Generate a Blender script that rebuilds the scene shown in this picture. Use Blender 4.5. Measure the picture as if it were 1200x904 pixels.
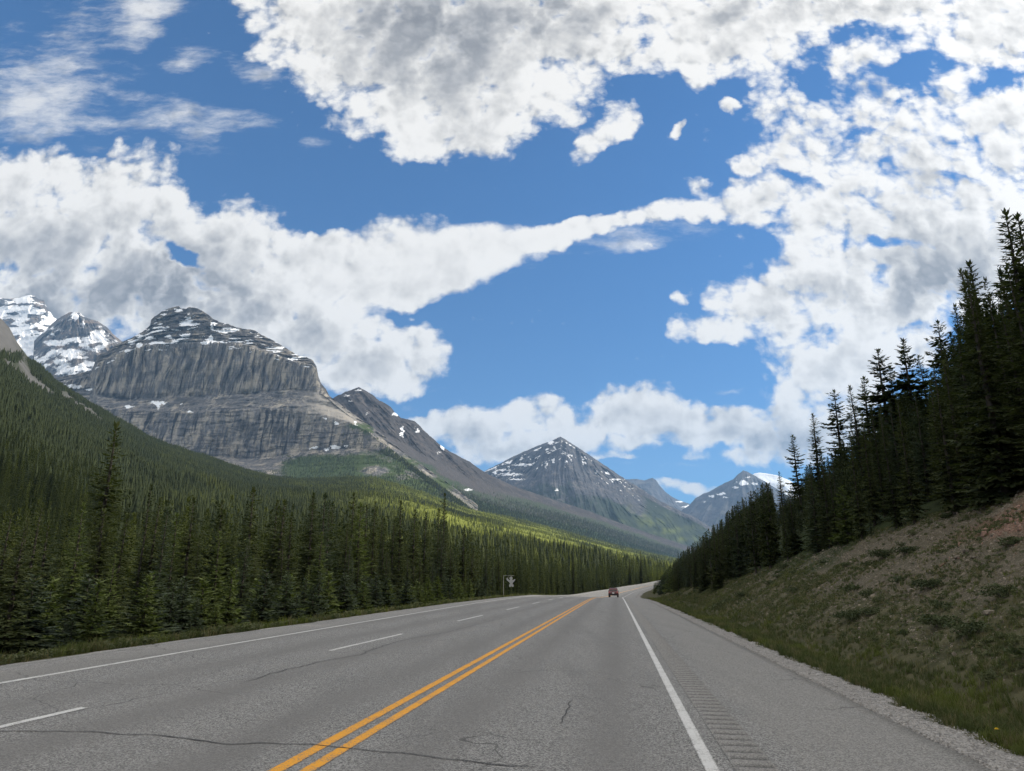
import bpy, bmesh, math, random
import numpy as np
from mathutils import Vector

for _o in list(bpy.data.objects):
    bpy.data.objects.remove(_o)
S = bpy.context.scene
COL = S.collection

# ------------------------------------------------------------------ camera
CAM_H = 1.61
PITCH = math.radians(15.68)
FPX = 830.0                       # focal length in pixels of the 1200 px wide photograph
cam_d = bpy.data.cameras.new('camera')
cam_d.sensor_width = 36.0
cam_d.lens = FPX / 1200.0 * 36.0
cam_d.clip_start = 0.1
cam_d.clip_end = 80000.0
cam = bpy.data.objects.new('camera', cam_d)
COL.objects.link(cam)
cam.location = (0, 0, CAM_H)
cam.rotation_euler = (math.radians(90) + PITCH, 0, 0)
S.camera = cam

# ------------------------------------------------------------------ sun, sky, exposure
SUN_AZ = math.radians(78)         # to the right of the viewing direction (+Y)
SUN_EL = math.radians(29)
SUN_DIR = Vector((math.sin(SUN_AZ) * math.cos(SUN_EL), math.cos(SUN_AZ) * math.cos(SUN_EL), math.sin(SUN_EL)))
sun_d = bpy.data.lights.new('sun', 'SUN')
sun_d.energy = 4.8
sun_d.angle = math.radians(0.5)
sun_d.color = (1.0, 0.93, 0.80)
sun = bpy.data.objects.new('sun', sun_d)
COL.objects.link(sun)
sun.rotation_euler = (-SUN_DIR).to_track_quat('-Z', 'Y').to_euler()
S.view_settings.view_transform = 'Standard'
S.view_settings.look = 'None'
S.view_settings.gamma = 1.0
S.view_settings.use_curve_mapping = False
S.view_settings.exposure = 0.1
S.cycles.use_denoising = True
S.cycles.max_bounces = 5
S.cycles.diffuse_bounces = 3
S.cycles.glossy_bounces = 2
S.cycles.transmission_bounces = 4
S.cycles.transparent_max_bounces = 8
S.cycles.volume_bounces = 0
S.cycles.sample_clamp_indirect = 6.0

CP, SP = math.cos(PITCH), math.sin(PITCH)
def ray(px, py):
    """pixel of the photograph -> slopes (X/Y, Z/Y) of the direction it looks along"""
    a = (np.asarray(px, float) - 600.0) / FPX
    b = (452.0 - np.asarray(py, float)) / FPX
    y = CP - b * SP
    return a / y, (SP + b * CP) / y

class NT:
    """small helper to write node trees as expressions"""
    def __init__(s, tree):
        s.t = tree; s.n = tree.nodes; s.l = tree.links
    def node(s, kind, **kw):
        n = s.n.new(kind)
        for k, v in kw.items():
            setattr(n, k, v)
        return n
    def put(s, sock, v):
        if isinstance(v, bpy.types.NodeSocket):
            s.l.new(v, sock)
        elif v is not None:
            if sock.type == 'RGBA' and not hasattr(v, '__len__'):
                v = (v, v, v, 1)
            if sock.type == 'RGBA' and len(v) == 3:
                v = (*v, 1)
            sock.default_value = v
    def m(s, op, a, b=None, c=None, clamp=False):
        n = s.n.new('ShaderNodeMath'); n.operation = op; n.use_clamp = clamp
        for i, v in enumerate((a, b, c)):
            if v is not None: s.put(n.inputs[i], v)
        return n.outputs[0]
    def v(s, op, a, b=None, c=None, scale=None):
        n = s.n.new('ShaderNodeVectorMath'); n.operation = op
        for i, x in enumerate((a, b, c)):
            if x is not None: s.put(n.inputs[i], x)
        if scale is not None: s.put(n.inputs['Scale'], scale)
        return n.outputs['Value'] if op in ('LENGTH', 'DOT_PRODUCT', 'DISTANCE') else n.outputs['Vector']
    def ss(s, x, lo, hi, a=0.0, b=1.0, kind='SMOOTHSTEP'):
        n = s.n.new('ShaderNodeMapRange'); n.interpolation_type = kind
        s.put(n.inputs[0], x)
        for i, q in enumerate((lo, hi, a, b)): s.put(n.inputs[i + 1], q)
        return n.outputs[0]
    def mix(s, f, a, b, mode='MIX'):
        n = s.n.new('ShaderNodeMix'); n.data_type = 'RGBA'; n.blend_type = mode
        s.put(n.inputs[0], f); s.put(n.inputs[6], a); s.put(n.inputs[7], b)
        return n.outputs[2]
    def noise(s, vec, scale, detail=4, rough=0.5, lac=2.0, dist=0.0, dims='3D', kind='FBM', col=False):
        n = s.n.new('ShaderNodeTexNoise'); n.noise_dimensions = dims; n.noise_type = kind
        if vec is not None: s.put(n.inputs['Vector'], vec)
        s.put(n.inputs['Scale'], scale); s.put(n.inputs['Detail'], detail)
        s.put(n.inputs['Roughness'], rough); s.put(n.inputs['Lacunarity'], lac); s.put(n.inputs['Distortion'], dist)
        return n.outputs['Color'] if col else n.outputs[0]
    def voro(s, vec, scale, detail=0.0, rough=0.5, feature='F1', dims='3D', out='Distance', smooth=None, rand=1.0):
        n = s.n.new('ShaderNodeTexVoronoi'); n.feature = feature; n.voronoi_dimensions = dims
        s.put(n.inputs['Vector'], vec); s.put(n.inputs['Scale'], scale)
        s.put(n.inputs['Detail'], detail); s.put(n.inputs['Roughness'], rough)
        s.put(n.inputs['Randomness'], rand)
        if smooth is not None: s.put(n.inputs['Smoothness'], smooth)
        return n.outputs[out]
    def mapping(s, vec, loc=(0, 0, 0), rot=(0, 0, 0), scale=(1, 1, 1), kind='POINT'):
        n = s.n.new('ShaderNodeMapping'); n.vector_type = kind
        s.put(n.inputs['Vector'], vec); n.inputs['Location'].default_value = loc
        n.inputs['Rotation'].default_value = rot; n.inputs['Scale'].default_value = scale
        return n.outputs[0]
    def sep(s, vec):
        n = s.n.new('ShaderNodeSeparateXYZ'); s.put(n.inputs[0], vec); return n.outputs
    def comb(s, x, y, z):
        n = s.n.new('ShaderNodeCombineXYZ')
        for i, q in enumerate((x, y, z)): s.put(n.inputs[i], q)
        return n.outputs[0]
    def attr(s, name, out='Fac', kind='GEOMETRY'):
        n = s.n.new('ShaderNodeAttribute'); n.attribute_name = name; n.attribute_type = kind
        return n.outputs[out]

# blobs that gather the cloud cover: azimuth / elevation given through the photograph's pixels
# (x, y, half width, half height, tilt in degrees, weight)
CLOUDS = [
 # large cloud overhead
 (470,20,190,100,0,1),(560,55,150,120,0,1),(500,115,95,75,0,.9),(625,40,110,95,0,.9),(390,30,90,70,20,.8),
 (515,155,60,36,0,.8),(585,130,55,55,0,.8),(430,85,75,75,0,.8),(540,-40,300,90,0,1),
 # band along the top
 (770,15,120,60,0,1),(850,25,100,65,0,1),(800,65,70,40,0,.6),(960,15,130,62,0,1),(1060,-5,160,50,0,1),(1180,15,90,60,0,1),(820,95,22,18,0,.8),
 (740,60,40,36,0,.5),(885,55,50,36,0,.7),
 # broken mass on the right
 (995,115,95,55,-25,.8),(1090,165,130,85,-15,1),(1000,210,130,75,0,.9),(1150,230,120,120,0,1),(925,165,50,60,60,.65),
 (1080,265,150,60,0,1),(960,250,90,42,0,.8),(1040,75,90,30,-15,.7),(1185,130,80,85,0,1),(910,110,40,60,30,.6),(1130,60,60,40,0,.6),
 (1010,300,110,30,0,.8),(1120,290,110,60,0,1),
 # grey cumulus lower right
 (960,350,120,52,0,1),(1045,335,130,58,0,1),(1110,325,90,60,0,1),(880,370,55,42,0,.9),(852,392,26,16,0,.8),(812,383,32,20,10,.9),
 (985,418,95,36,0,.9),(955,440,70,26,0,.8),(1050,400,70,40,0,.9),(1010,455,60,26,0,.7),(800,352,16,10,0,.4),
 # long lens of cloud through the middle
 (470,305,125,50,-4,1.1),(440,330,70,46,0,1),(555,294,105,30,-9,1.05),(640,279,80,16,-12,.95),(710,264,80,11,-8,.8),(785,248,80,15,-8,.75),
 (865,236,80,26,-5,.8),(818,214,22,14,0,.8),(870,195,20,12,0,.6),(500,338,70,20,-14,.6),
 # piled cumulus on the left
 (55,265,130,80,0,1),(150,225,75,62,0,1),(130,300,160,75,0,1),(225,285,95,62,0,1),(290,290,62,56,0,1),(300,345,150,62,0,1),
 (375,322,62,50,0,1),(400,395,110,62,0,1),(480,420,58,44,0,1),(200,355,190,52,0,1),(50,335,130,70,0,1),(440,440,80,30,0,.9),(30,195,60,30,0,.7),
 (340,300,40,30,0,.7),(10,235,90,60,0,.9),(20,370,120,40,0,.9),(330,425,100,40,0,.8),
 # row of cumulus above the far valley
 (585,505,95,40,0,1),(540,500,55,26,0,.9),(640,492,70,32,0,.9),(690,522,70,28,0,.9),(755,475,68,30,0,1),(810,492,120,28,0,1),(870,500,95,26,0,.9),
 (725,482,50,30,0,.8),(780,527,75,16,0,.8),(905,520,75,30,0,1),(930,475,52,30,0,1),(965,500,70,40,0,.9),(500,495,40,12,0,.6),(640,525,110,22,0,.8),
 (805,577,60,12,6,.7),(560,545,70,16,0,.6),(840,478,60,10,0,.6),
 # scraps
 (688,170,22,32,25,.85),(722,140,26,32,30,.85),(668,135,11,20,0,.6),(790,150,9,12,30,.8),(853,126,13,11,0,.8),(486,375,7,5,0,.8),(745,288,34,8,0,.42),(1030,520,60,40,0,.6),
]
# thin veils (x, y, half width, half height, tilt, weight)
VEILS = [(15,120,80,70,30,.85),(95,105,80,70,20,.6),(160,150,170,40,6,.42),(270,142,110,24,-3,.5),(172,20,36,52,20,.95),(222,68,34,26,-25,.95),
 (312,90,38,24,20,.9),(275,72,44,26,30,.5),(60,50,130,60,0,.5),(150,-5,80,40,0,.85),(205,130,70,36,40,.4),(395,145,22,12,0,.6),(365,165,24,12,0,.5),(480,472,60,16,0,.6),
 (745,288,40,9,0,.5),(850,455,30,9,0,.7),(840,545,130,8,0,.6),(620,300,170,30,-10,.55),(760,262,120,34,-8,.6),(1000,60,60,50,30,.3),(800,350,26,14,0,.6)]
SMOOTH = [(480,310,150,62,-6,1.2),(590,295,130,44,-10,1.1),(690,268,70,30,-8,.5),(820,500,130,14,0,.6),(600,530,120,14,0,.5),(540,60,130,60,0,.35)]
HOLES = [ (470,374,50,13,12,.7),(385,262,30,12,20,.4),(245,243,22,12,20,.5),(330,262,20,10,0,.4),(1010,150,150,120,-20,.30),(1130,170,90,70,0,.16),(760,528,150,8,0,.5),(690,478,22,14,0,.5),(650,548,170,9,0,.7),(845,470,60,8,0,.4),(735,508,20,10,0,.3), (1060,82,60,20,-18,.9),(1165,95,50,16,-10,.9),(1000,38,50,14,-15,.7),(1030,286,60,12,0,.8),(218,303,34,11,28,1.2),(960,92,26,40,20,.6),(930,210,40,10,20,.5),
 (752,60,16,24,20,.6),(1120,205,40,10,20,.35),(1000,160,34,12,-30,.4),(905,245,24,8,0,.4),(1000,378,40,9,0,.0),(735,545,80,10,0,.4),(640,455,120,16,0,.4),(380,195,30,12,0,.3)]
# shaded undersides
GREY = [ (545,45,170,60,-8,1.),(470,95,100,40,0,.5),(480,15,120,40,0,.7),(640,30,80,40,0,.5),(860,20,90,26,0,.5),(1010,8,190,26,0,.9),(1180,50,60,30,0,.3),
 (1000,352,130,34,-4,1.3),(1090,330,110,40,-8,1.2),(905,372,50,22,0,.8),(1000,420,90,16,0,.4),(1060,210,90,24,0,.3),(1150,290,80,30,0,.6),
 (60,340,180,60,4,1.1),(210,365,190,44,6,1.1),(250,330,120,30,18,.8),(120,270,100,26,10,.75),(350,380,80,30,20,.8),(430,425,90,26,0,.7),(190,300,90,20,15,.6),(40,285,70,24,0,.4),(300,412,70,22,0,.6),(30,120,70,40,0,.3),
 (585,528,90,22,0,1.2),(680,530,60,14,0,.8),(820,508,100,12,0,.7),(925,520,90,26,0,1.1),(880,488,60,9,0,.5),(545,512,40,14,0,.5),(480,335,100,22,-10,.35) ]

def build_world():
    w = bpy.data.worlds.new('World'); S.world = w; w.use_nodes = True
    nt = NT(w.node_tree); w.node_tree.nodes.clear()
    out = nt.node('ShaderNodeOutputWorld'); bg = nt.node('ShaderNodeBackground')
    nt.l.new(bg.outputs[0], out.inputs[0])
    sky = nt.node('ShaderNodeTexSky', sky_type='NISHITA')
    sky.sun_disc = False; sky.sun_elevation = SUN_EL; sky.sun_rotation = SUN_AZ
    sky.altitude = 1400; sky.air_density = 1.0; sky.dust_density = 0.1; sky.ozone_density = 2.2
    d = nt.node('ShaderNodeTexCoord').outputs['Generated']
    x, y, z = nt.sep(d)
    ys = nt.m('MAXIMUM', y, 0.12)
    u = nt.m('DIVIDE', x, ys); v = nt.m('DIVIDE', z, ys)
    uv = nt.comb(u, v, 0.0)
    # billowing distortion of the cover
    w1 = nt.v('SUBTRACT', nt.noise(uv, 9.0, 5, 0.55, col=True, dims='2D'), (0.5, 0.5, 0.5))
    uvw = nt.v('MULTIPLY_ADD', w1, (0.062, 0.055, 0.0), uv)
    def field(lst, vec, sign=1.0, acc=0.0, infl=1.14):
        for (px, py, rx, ry, rot, wt) in lst:
            if wt == 0: continue
            u0, v0 = ray(px, py)
            ux, vx = ray(px + 5, py); uy, vy = ray(px, py - 5)
            kx = (ux - u0) / 5; ky = (vy - v0) / 5
            mp = nt.mapping(vec, (float(u0), float(v0), 0), (0, 0, -math.radians(rot)), (float(rx * kx * infl), float(ry * ky * infl), 1), 'TEXTURE')
            g = nt.node('ShaderNodeTexGradient', gradient_type='SPHERICAL')
            nt.put(g.inputs[0], mp)
            acc = nt.m('MULTIPLY_ADD', g.outputs[1], sign * wt, acc)
        return acc
    M = field(CLOUDS, uvw); Mraw = M
    M = nt.m('SUBTRACT', 1.0, nt.m('POWER', 2.71828, nt.m('MULTIPLY', M, -2.5)))   # saturating cover 0..1
    M = field(HOLES, uvw, -1.0, M)
    G = field(GREY, uvw)
    # the part of the sky behind and beside the view: loose general cover
    gen = nt.noise(nt.v('MULTIPLY', d, (1, 1, 1.6)), 2.1, 3, 0.5)
    gen = nt.ss(gen, 0.30, 0.54, 0.0, 1.0)
    side = nt.m('MAXIMUM', nt.ss(y, 0.50, 0.20), nt.m('MAXIMUM', nt.ss(nt.m('ABSOLUTE', u), 0.90, 1.7), nt.ss(v, 1.0, 1.7)), clamp=True)
    M = nt.m('MULTIPLY_ADD', side, nt.m('SUBTRACT', gen, M), M)
    # detail: cauliflower lumps and fine wisps, the second sample is taken a little nearer the sun
    q = nt.v('SCALE', uv, scale=1.12)
    q = nt.v('MULTIPLY_ADD', side, nt.v('SUBTRACT', d, q), q)
    q = nt.v('MULTIPLY_ADD', w1, (0.030, 0.026, 0.0), q)
    def detail(vec):
        n1 = nt.noise(vec, 13.0, 7, 0.60, dims='2D')
        v1 = nt.voro(vec, 19.0, 2.0, 0.55, 'F1', dims='2D')
        return nt.m('MULTIPLY_ADD', v1, -0.46, nt.m('ADD', n1, 0.21))
    D0 = detail(q)
    D1 = detail(nt.v('ADD', q, (0.013, 0.018, 0.0)))
    amp = nt.m('SUBTRACT', 1.0, nt.m('MULTIPLY', nt.m('MINIMUM', field(SMOOTH, uv), 1.0), 0.52))
    dens = nt.m('MULTIPLY_ADD', nt.m('MULTIPLY', nt.m('SUBTRACT', D0, 0.47), amp), 1.08, M)
    wisp = nt.noise(nt.mapping(q, rot=(0, 0, -0.5), scale=(1, 2.3, 1)), 34.0, 5, 0.65, dims='2D')
    dens = nt.m('MULTIPLY_ADD', nt.m('MULTIPLY', nt.m('SUBTRACT', wisp, 0.5), amp), 0.36, dens)
    dens = nt.m('ADD', dens, 0.05)
    alpha = nt.ss(dens, 0.24, 0.76)
    V = field(VEILS, uvw)
    streak = nt.noise(nt.mapping(q, rot=(0, 0, 0.35), scale=(1, 3.2, 1)), 7.0, 7, 0.66, dims='2D')
    va = nt.m('MULTIPLY', nt.ss(nt.m('MULTIPLY_ADD', streak, 1.3, nt.m('MULTIPLY', V, 0.70)), 0.86, 1.55), nt.ss(V, 0.0, 0.3))
    alpha = nt.m('MAXIMUM', alpha, nt.m('MULTIPLY', va, 0.8))
    alpha = nt.m('MULTIPLY', alpha, nt.ss(z, -0.02, 0.05))
    # light: thin rims bright, thick middles and undersides grey, lumps lit from the sun's side
    thick = nt.ss(dens, 0.45, 1.25)
    relief = nt.m('SUBTRACT', D0, D1)
    L = nt.m('MULTIPLY_ADD', nt.m('MULTIPLY', nt.m('MULTIPLY', relief, amp), nt.ss(dens, 0.5, 1.3, 0.95, 0.62)), 1.0, 1.04)
    body = nt.m('MULTIPLY_ADD', nt.m('SUBTRACT', D0, 0.47), 1.5, nt.m('MULTIPLY', Mraw, 0.62))
    lowD = nt.noise(q, 5.0, 5, 0.55, dims='2D')
    lowE = nt.noise(nt.v('ADD', q, (0.03, 0.05, 0.0)), 5.0, 5, 0.55, dims='2D')
    body = nt.m('MULTIPLY_ADD', nt.m('SUBTRACT', lowD, 0.5), 2.2, body)
    L = nt.m('MULTIPLY_ADD', nt.m('MULTIPLY', nt.ss(body, 0.25, 1.35), amp), -0.34, L)
    L = nt.m('MULTIPLY_ADD', nt.m('MULTIPLY', nt.m('SUBTRACT', lowD, lowE), amp), 0.9, L)
    gq = nt.m('MULTIPLY', nt.m('MINIMUM', nt.m('MULTIPLY', G, nt.m('MULTIPLY_ADD', lowD, 1.3, 0.4)), 1.15), nt.ss(dens, 0.45, 1.0))
    L = nt.m('MULTIPLY_ADD', nt.m('MULTIPLY', gq, nt.m('MULTIPLY_ADD', D0, 1.6, 0.25)), -0.40, L)
    L = nt.m('SMOOTH_MAX', nt.m('SMOOTH_MIN', L, 1.02, 0.12), nt.m('MULTIPLY_ADD', D1, 0.5, 0.10), 0.14)
    sd = nt.v('DOT_PRODUCT', d, tuple(SUN_DIR))
    glow = nt.m('POWER', nt.m('MAXIMUM', sd, 0.0), 5.0)
    L = nt.m('MULTIPLY', L, nt.m('MULTIPLY_ADD', glow, 0.45, 0.92))
    L = nt.m('MULTIPLY', L, nt.m('MULTIPLY_ADD', side, 0.72, 1.0))  # unseen clouds beside the view brightened as added fill light
    cc = nt.mix(nt.ss(L, 0.25, 0.75), (0.985, 0.975, 0.985), (1.0, 0.968, 0.915))
    cc = nt.mix(side, cc, (1.0, 0.945, 0.85))  # the unseen clouds are warmed so the added fill is less blue
    cc = nt.v('SCALE', cc, scale=nt.m('MULTIPLY', L, 10.0))
    skyc = nt.v('SCALE', nt.v('MULTIPLY', sky.outputs[0], (0.45, 1.01, 1.44)), scale=nt.ss(z, 0.12, 0.62, 0.80, 0.97))
    nt.put(bg.inputs['Color'], nt.mix(alpha, skyc, cc))
    bg.inputs['Strength'].default_value = 0.1
    w.cycles.sampling_method = 'MANUAL'; w.cycles.sample_map_resolution = 512
build_world()
# ------------------------------------------------------------------ numeric noise, mesh helpers
def _hash(ix, iy, seed):
    h = (ix.astype(np.int64) * 374761393 + iy.astype(np.int64) * 668265263 + seed * 974634777) & 0xFFFFFFFF
    h = ((h ^ (h >> 13)) * 1274126177) & 0xFFFFFFFF
    return (h ^ (h >> 16)) & 0xFFFF
def perlin(x, y, seed=0):
    x = np.asarray(x, float); y = np.asarray(y, float)
    xi = np.floor(x); yi = np.floor(y); xf = x - xi; yf = y - yi
    def g(dx, dy):
        a = _hash(xi + dx, yi + dy, seed) * (2 * math.pi / 65536.0)
        return np.cos(a) * (xf - dx) + np.sin(a) * (yf - dy)
    sx = xf * xf * xf * (xf * (xf * 6 - 15) + 10); sy = yf * yf * yf * (yf * (yf * 6 - 15) + 10)
    a = g(0, 0); b = g(1, 0); c = g(0, 1); d = g(1, 1)
    return (a + sx * (b - a) + sy * ((c + sx * (d - c)) - (a + sx * (b - a)))) * 1.5
def fbm(x, y, octv=4, seed=0, gain=0.5, lac=2.03):
    s = 0; a = 1; n = 0
    for i in range(octv):
        s = s + a * perlin(x, y, seed + i * 17); n += a; a *= gain; x = x * lac + 3.1; y = y * lac + 1.7
    return s / n
def ridged(x, y, octv=4, seed=0, gain=0.5, lac=2.03):
    s = 0; a = 1; n = 0
    for i in range(octv):
        s = s + a * (1 - 2.0 * np.abs(perlin(x, y, seed + i * 17))); n += a; a *= gain; x = x * lac + 3.1; y = y * lac + 1.7
    return s / n
def sstep(x, a, b):
    t = np.clip((np.asarray(x, float) - a) / (b - a), 0, 1)
    return t * t * (3 - 2 * t)

def tag(o, label=None, cat=None, group=None, kind=None):
    if label: o['label'] = label
    if cat: o['category'] = cat
    if group: o['group'] = group
    if kind: o['kind'] = kind
    return o
def mesh_data(name, V, F, mat=None, smooth=False, attrs=None):
    """V (n,3) array; F: array (m,k) or list of such arrays; attrs: point attributes"""
    me = bpy.data.meshes.new(name)
    V = np.ascontiguousarray(V, np.float32)
    Fs = [f for f in (F if isinstance(F, list) else [F]) if len(f)]
    me.vertices.add(len(V)); me.vertices.foreach_set('co', V.ravel())
    loops = np.concatenate([np.asarray(f, np.int32).ravel() for f in Fs])
    cnt = np.concatenate([np.full(len(f), np.asarray(f).shape[1], np.int32) for f in Fs])
    start = np.concatenate([[0], np.cumsum(cnt)[:-1]]).astype(np.int32)
    me.loops.add(len(loops)); me.loops.foreach_set('vertex_index', loops)
    me.polygons.add(len(cnt)); me.polygons.foreach_set('loop_start', start)
    me.update(calc_edges=True)
    if smooth: me.polygons.foreach_set('use_smooth', np.ones(len(cnt), bool))
    for k, a in (attrs or {}).items():
        a = np.asarray(a, np.float32)
        if a.ndim == 2:
            at = me.attributes.new(k, 'FLOAT_VECTOR', 'POINT'); at.data.foreach_set('vector', a.ravel())
        else:
            at = me.attributes.new(k, 'FLOAT', 'POINT'); at.data.foreach_set('value', a)
    if mat: me.materials.append(mat)
    return me
def obj(name, me, parent=None, loc=None):
    o = bpy.data.objects.new(name, me); COL.objects.link(o)
    if parent: o.parent = parent
    if loc is not None: o.location = loc
    return o
def empty(name, loc, rz=0.0):
    o = bpy.data.objects.new(name, None); COL.objects.link(o)
    o.location = loc; o.rotation_euler = (0, 0, rz); o.empty_display_size = 0.2
    return o
def gridF(nr, nc):
    i = np.arange(nr * nc).reshape(nr, nc)
    return np.stack([i[:-1, :-1], i[:-1, 1:], i[1:, 1:], i[1:, :-1]], -1).reshape(-1, 4)

# ------------------------------------------------------------------ materials
def new_mat(name):
    m = bpy.data.materials.new(name); m.use_nodes = True
    nt = NT(m.node_tree); m.node_tree.nodes.clear()
    out = nt.node('ShaderNodeOutputMaterial'); b = nt.node('ShaderNodeBsdfPrincipled')
    nt.l.new(b.outputs[0], out.inputs[0])
    b.inputs['Roughness'].default_value = 0.8
    b.inputs['Specular IOR Level'].default_value = 0.25
    return m, nt, b, out
def plain(name, col, rough=0.6, metal=0.0, spec=0.4, var=0.15, scale=30.0):
    m, nt, b, out = new_mat(name)
    c = nt.node('ShaderNodeTexCoord').outputs['Object']
    n = nt.noise(c, scale, 3)
    nt.put(b.inputs['Base Color'], nt.mix(n, tuple(x * (1 - var) for x in col), tuple(min(1, x * (1 + var)) for x in col)))
    nt.put(b.inputs['Roughness'], rough); nt.put(b.inputs['Metallic'], metal); nt.put(b.inputs['Specular IOR Level'], spec)
    return m
def bump(nt, b, h, strength=0.5, dist=0.01):
    n = nt.node('ShaderNodeBump'); n.inputs['Strength'].default_value = strength; n.inputs['Distance'].default_value = dist
    nt.put(n.inputs['Height'], h); nt.l.new(n.outputs[0], b.inputs['Normal'])
def leaf_mat(name, dark, light, trans=0.25, instancer=False, var_scale=1.6):
    """needles / leaves: tint varies from tree to tree and through the crown, some light passes through"""
    m, nt, b, out = new_mat(name)
    c = nt.node('ShaderNodeTexCoord').outputs['Object']
    oi = nt.node('ShaderNodeObjectInfo').outputs['Random']
    n = nt.noise(nt.v('ADD', c, nt.comb(nt.m('MULTIPLY', oi, 40.0), 0.0, 0.0)), var_scale, 3, 0.6)
    f = nt.m('ADD', nt.m('MULTIPLY', oi, 0.55), nt.m('MULTIPLY_ADD', n, 0.9, -0.23), clamp=True)
    col = nt.mix(f, dark, light)
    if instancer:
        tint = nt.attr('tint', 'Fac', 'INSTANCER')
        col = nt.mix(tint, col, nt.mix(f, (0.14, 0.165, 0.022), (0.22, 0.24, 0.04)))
    nt.put(b.inputs['Base Color'], col); nt.put(b.inputs['Roughness'], 0.75); nt.put(b.inputs['Specular IOR Level'], 0.12)
    t = nt.node('ShaderNodeBsdfTranslucent'); nt.put(t.inputs['Color'], nt.v('MULTIPLY', col, (1.15, 1.3, 0.6)))
    mx = nt.node('ShaderNodeMixShader'); mx.inputs[0].default_value = trans
    nt.l.new(b.outputs[0], mx.inputs[1]); nt.l.new(t.outputs[0], mx.inputs[2]); nt.l.new(mx.outputs[0], out.inputs[0])
    return m

def asphalt():
    m, nt, b, out = new_mat('weathered_asphalt')
    p = nt.node('ShaderNodeNewGeometry').outputs['Position']
    sp = nt.voro(p, 78.0, out='Color', dims='3D')
    grain = nt.sep(sp)[0]
    agg = nt.noise(p, 60.0, 3, 0.7)
    big = nt.noise(p, 0.35, 4, 0.55)
    mid = nt.noise(nt.mapping(p, rot=(0, 0, math.radians(8)), scale=(1.0, 0.12, 1)), 1.6, 4, 0.6)
    c = nt.mix(nt.ss(grain, 0.1, 0.95), (0.05, 0.049, 0.047), (0.40, 0.39, 0.37))
    c = nt.mix(nt.ss(agg, 0.35, 0.68, 0.0, 0.35), c, (0.135, 0.132, 0.128))
    c = nt.mix(nt.ss(big, 0.3, 0.72, 0.0, 0.4), c, (0.22, 0.213, 0.202))
    c = nt.mix(nt.ss(mid, 0.42, 0.75, 0.0, 0.22), c, (0.13, 0.127, 0.122))
    c = nt.mix(nt.ss(nt.noise(nt.mapping(p, rot=(0, 0, math.radians(8)), scale=(1.0, 0.05, 1)), 0.9, 3, 0.6), 0.52, 0.66, 0.0, 0.2), c, (0.11, 0.108, 0.104))
    ln = nt.attr('lane')                      # wheel paths polished darker, oil strip between them
    c = nt.mix(nt.m('MULTIPLY', ln, nt.m('MULTIPLY_ADD', big, 0.8, 0.2)), c, (0.15, 0.144, 0.136))
    sh = nt.attr('shoulder')
    c = nt.mix(nt.m('MULTIPLY', sh, 0.4), c, nt.mix(grain, (0.17, 0.163, 0.152), (0.30, 0.285, 0.26)))
    cr = nt.voro(nt.v('ADD', p, nt.v('SCALE', nt.noise(p, 1.1, 3, col=True), scale=0.8)), 0.33, feature='DISTANCE_TO_EDGE')
    crack = nt.m('MULTIPLY', nt.ss(cr, 0.0, 0.0065, 1.0, 0.0), nt.ss(nt.noise(p, 0.22, 2), 0.48, 0.6))
    c = nt.mix(nt.m('MULTIPLY', crack, 0.65), c, (0.03, 0.03, 0.03))
    nt.put(b.inputs['Base Color'], c); nt.put(b.inputs['Roughness'], 0.86); nt.put(b.inputs['Specular IOR Level'], 0.25)
    bump(nt, b, nt.m('ADD', grain, nt.m('MULTIPLY', crack, -2.0)), 0.55, 0.006)
    return m
def paint(name, col, worn):
    m, nt, b, out = new_mat(name)
    p = nt.node('ShaderNodeNewGeometry').outputs['Position']
    g = nt.sep(nt.voro(p, 85.0, out='Color'))[0]
    n = nt.noise(p, 3.0, 5, 0.65)
    e = nt.attr('edge')
    wear = nt.m('ADD', nt.m('MULTIPLY', g, 0.5), nt.m('MULTIPLY_ADD', n, 0.8, nt.m('MULTIPLY', e, 0.32)))
    f = nt.ss(wear, worn, worn + 0.2, 0.0, 0.85)
    c = nt.mix(nt.noise(p, 14.0, 3), tuple(x * 0.82 for x in col), col)
    nt.put(b.inputs['Base Color'], nt.mix(f, c, (0.17, 0.16, 0.145)))
    nt.put(b.inputs['Roughness'], 0.7)
    bump(nt, b, g, 0.3, 0.004)
    return m

# ------------------------------------------------------------------ the road's own frame: s along, t to the right of the camera
AZ0 = math.radians(8.06); SA, CA = math.sin(AZ0), math.cos(AZ0)
KAP = 4.6e-4
def shift(s):
    s = np.asarray(s, float); a = np.clip(s - 100, 0, 600)
    return 0.5 * KAP * a * a + KAP * 600 * np.clip(s - 700, 0, None)
def P(s, t):
    tt = t + shift(s); return s * SA + tt * CA, s * CA - tt * SA
def ST(x, y):
    s = x * SA + y * CA; return s, x * CA - y * SA - shift(s)
def zc(s):
    return np.interp(s, [-400, 0, 78, 100, 130, 165, 200, 300, 450, 600, 800, 1500], [0, 0, 0, -0.12, -0.6, -1.0, -1.1, -0.55, 1.7, 6.0, 12.0, 18.0])
TY = -2.88                       # the yellow centre line
def t_edge(s):                   # left white edge line
    return np.interp(s, [-20, 5, 14, 54, 300], [-8.5, -8.65, -9.0, -10.2, -10.3])
def t_left(s): return t_edge(s) - 1.25
T_RIGHT = 3.42
def road_z(s, t):
    return zc(s) + np.where(t < TY, 0.040 * (TY - t), -0.010 * (t - TY))

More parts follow.
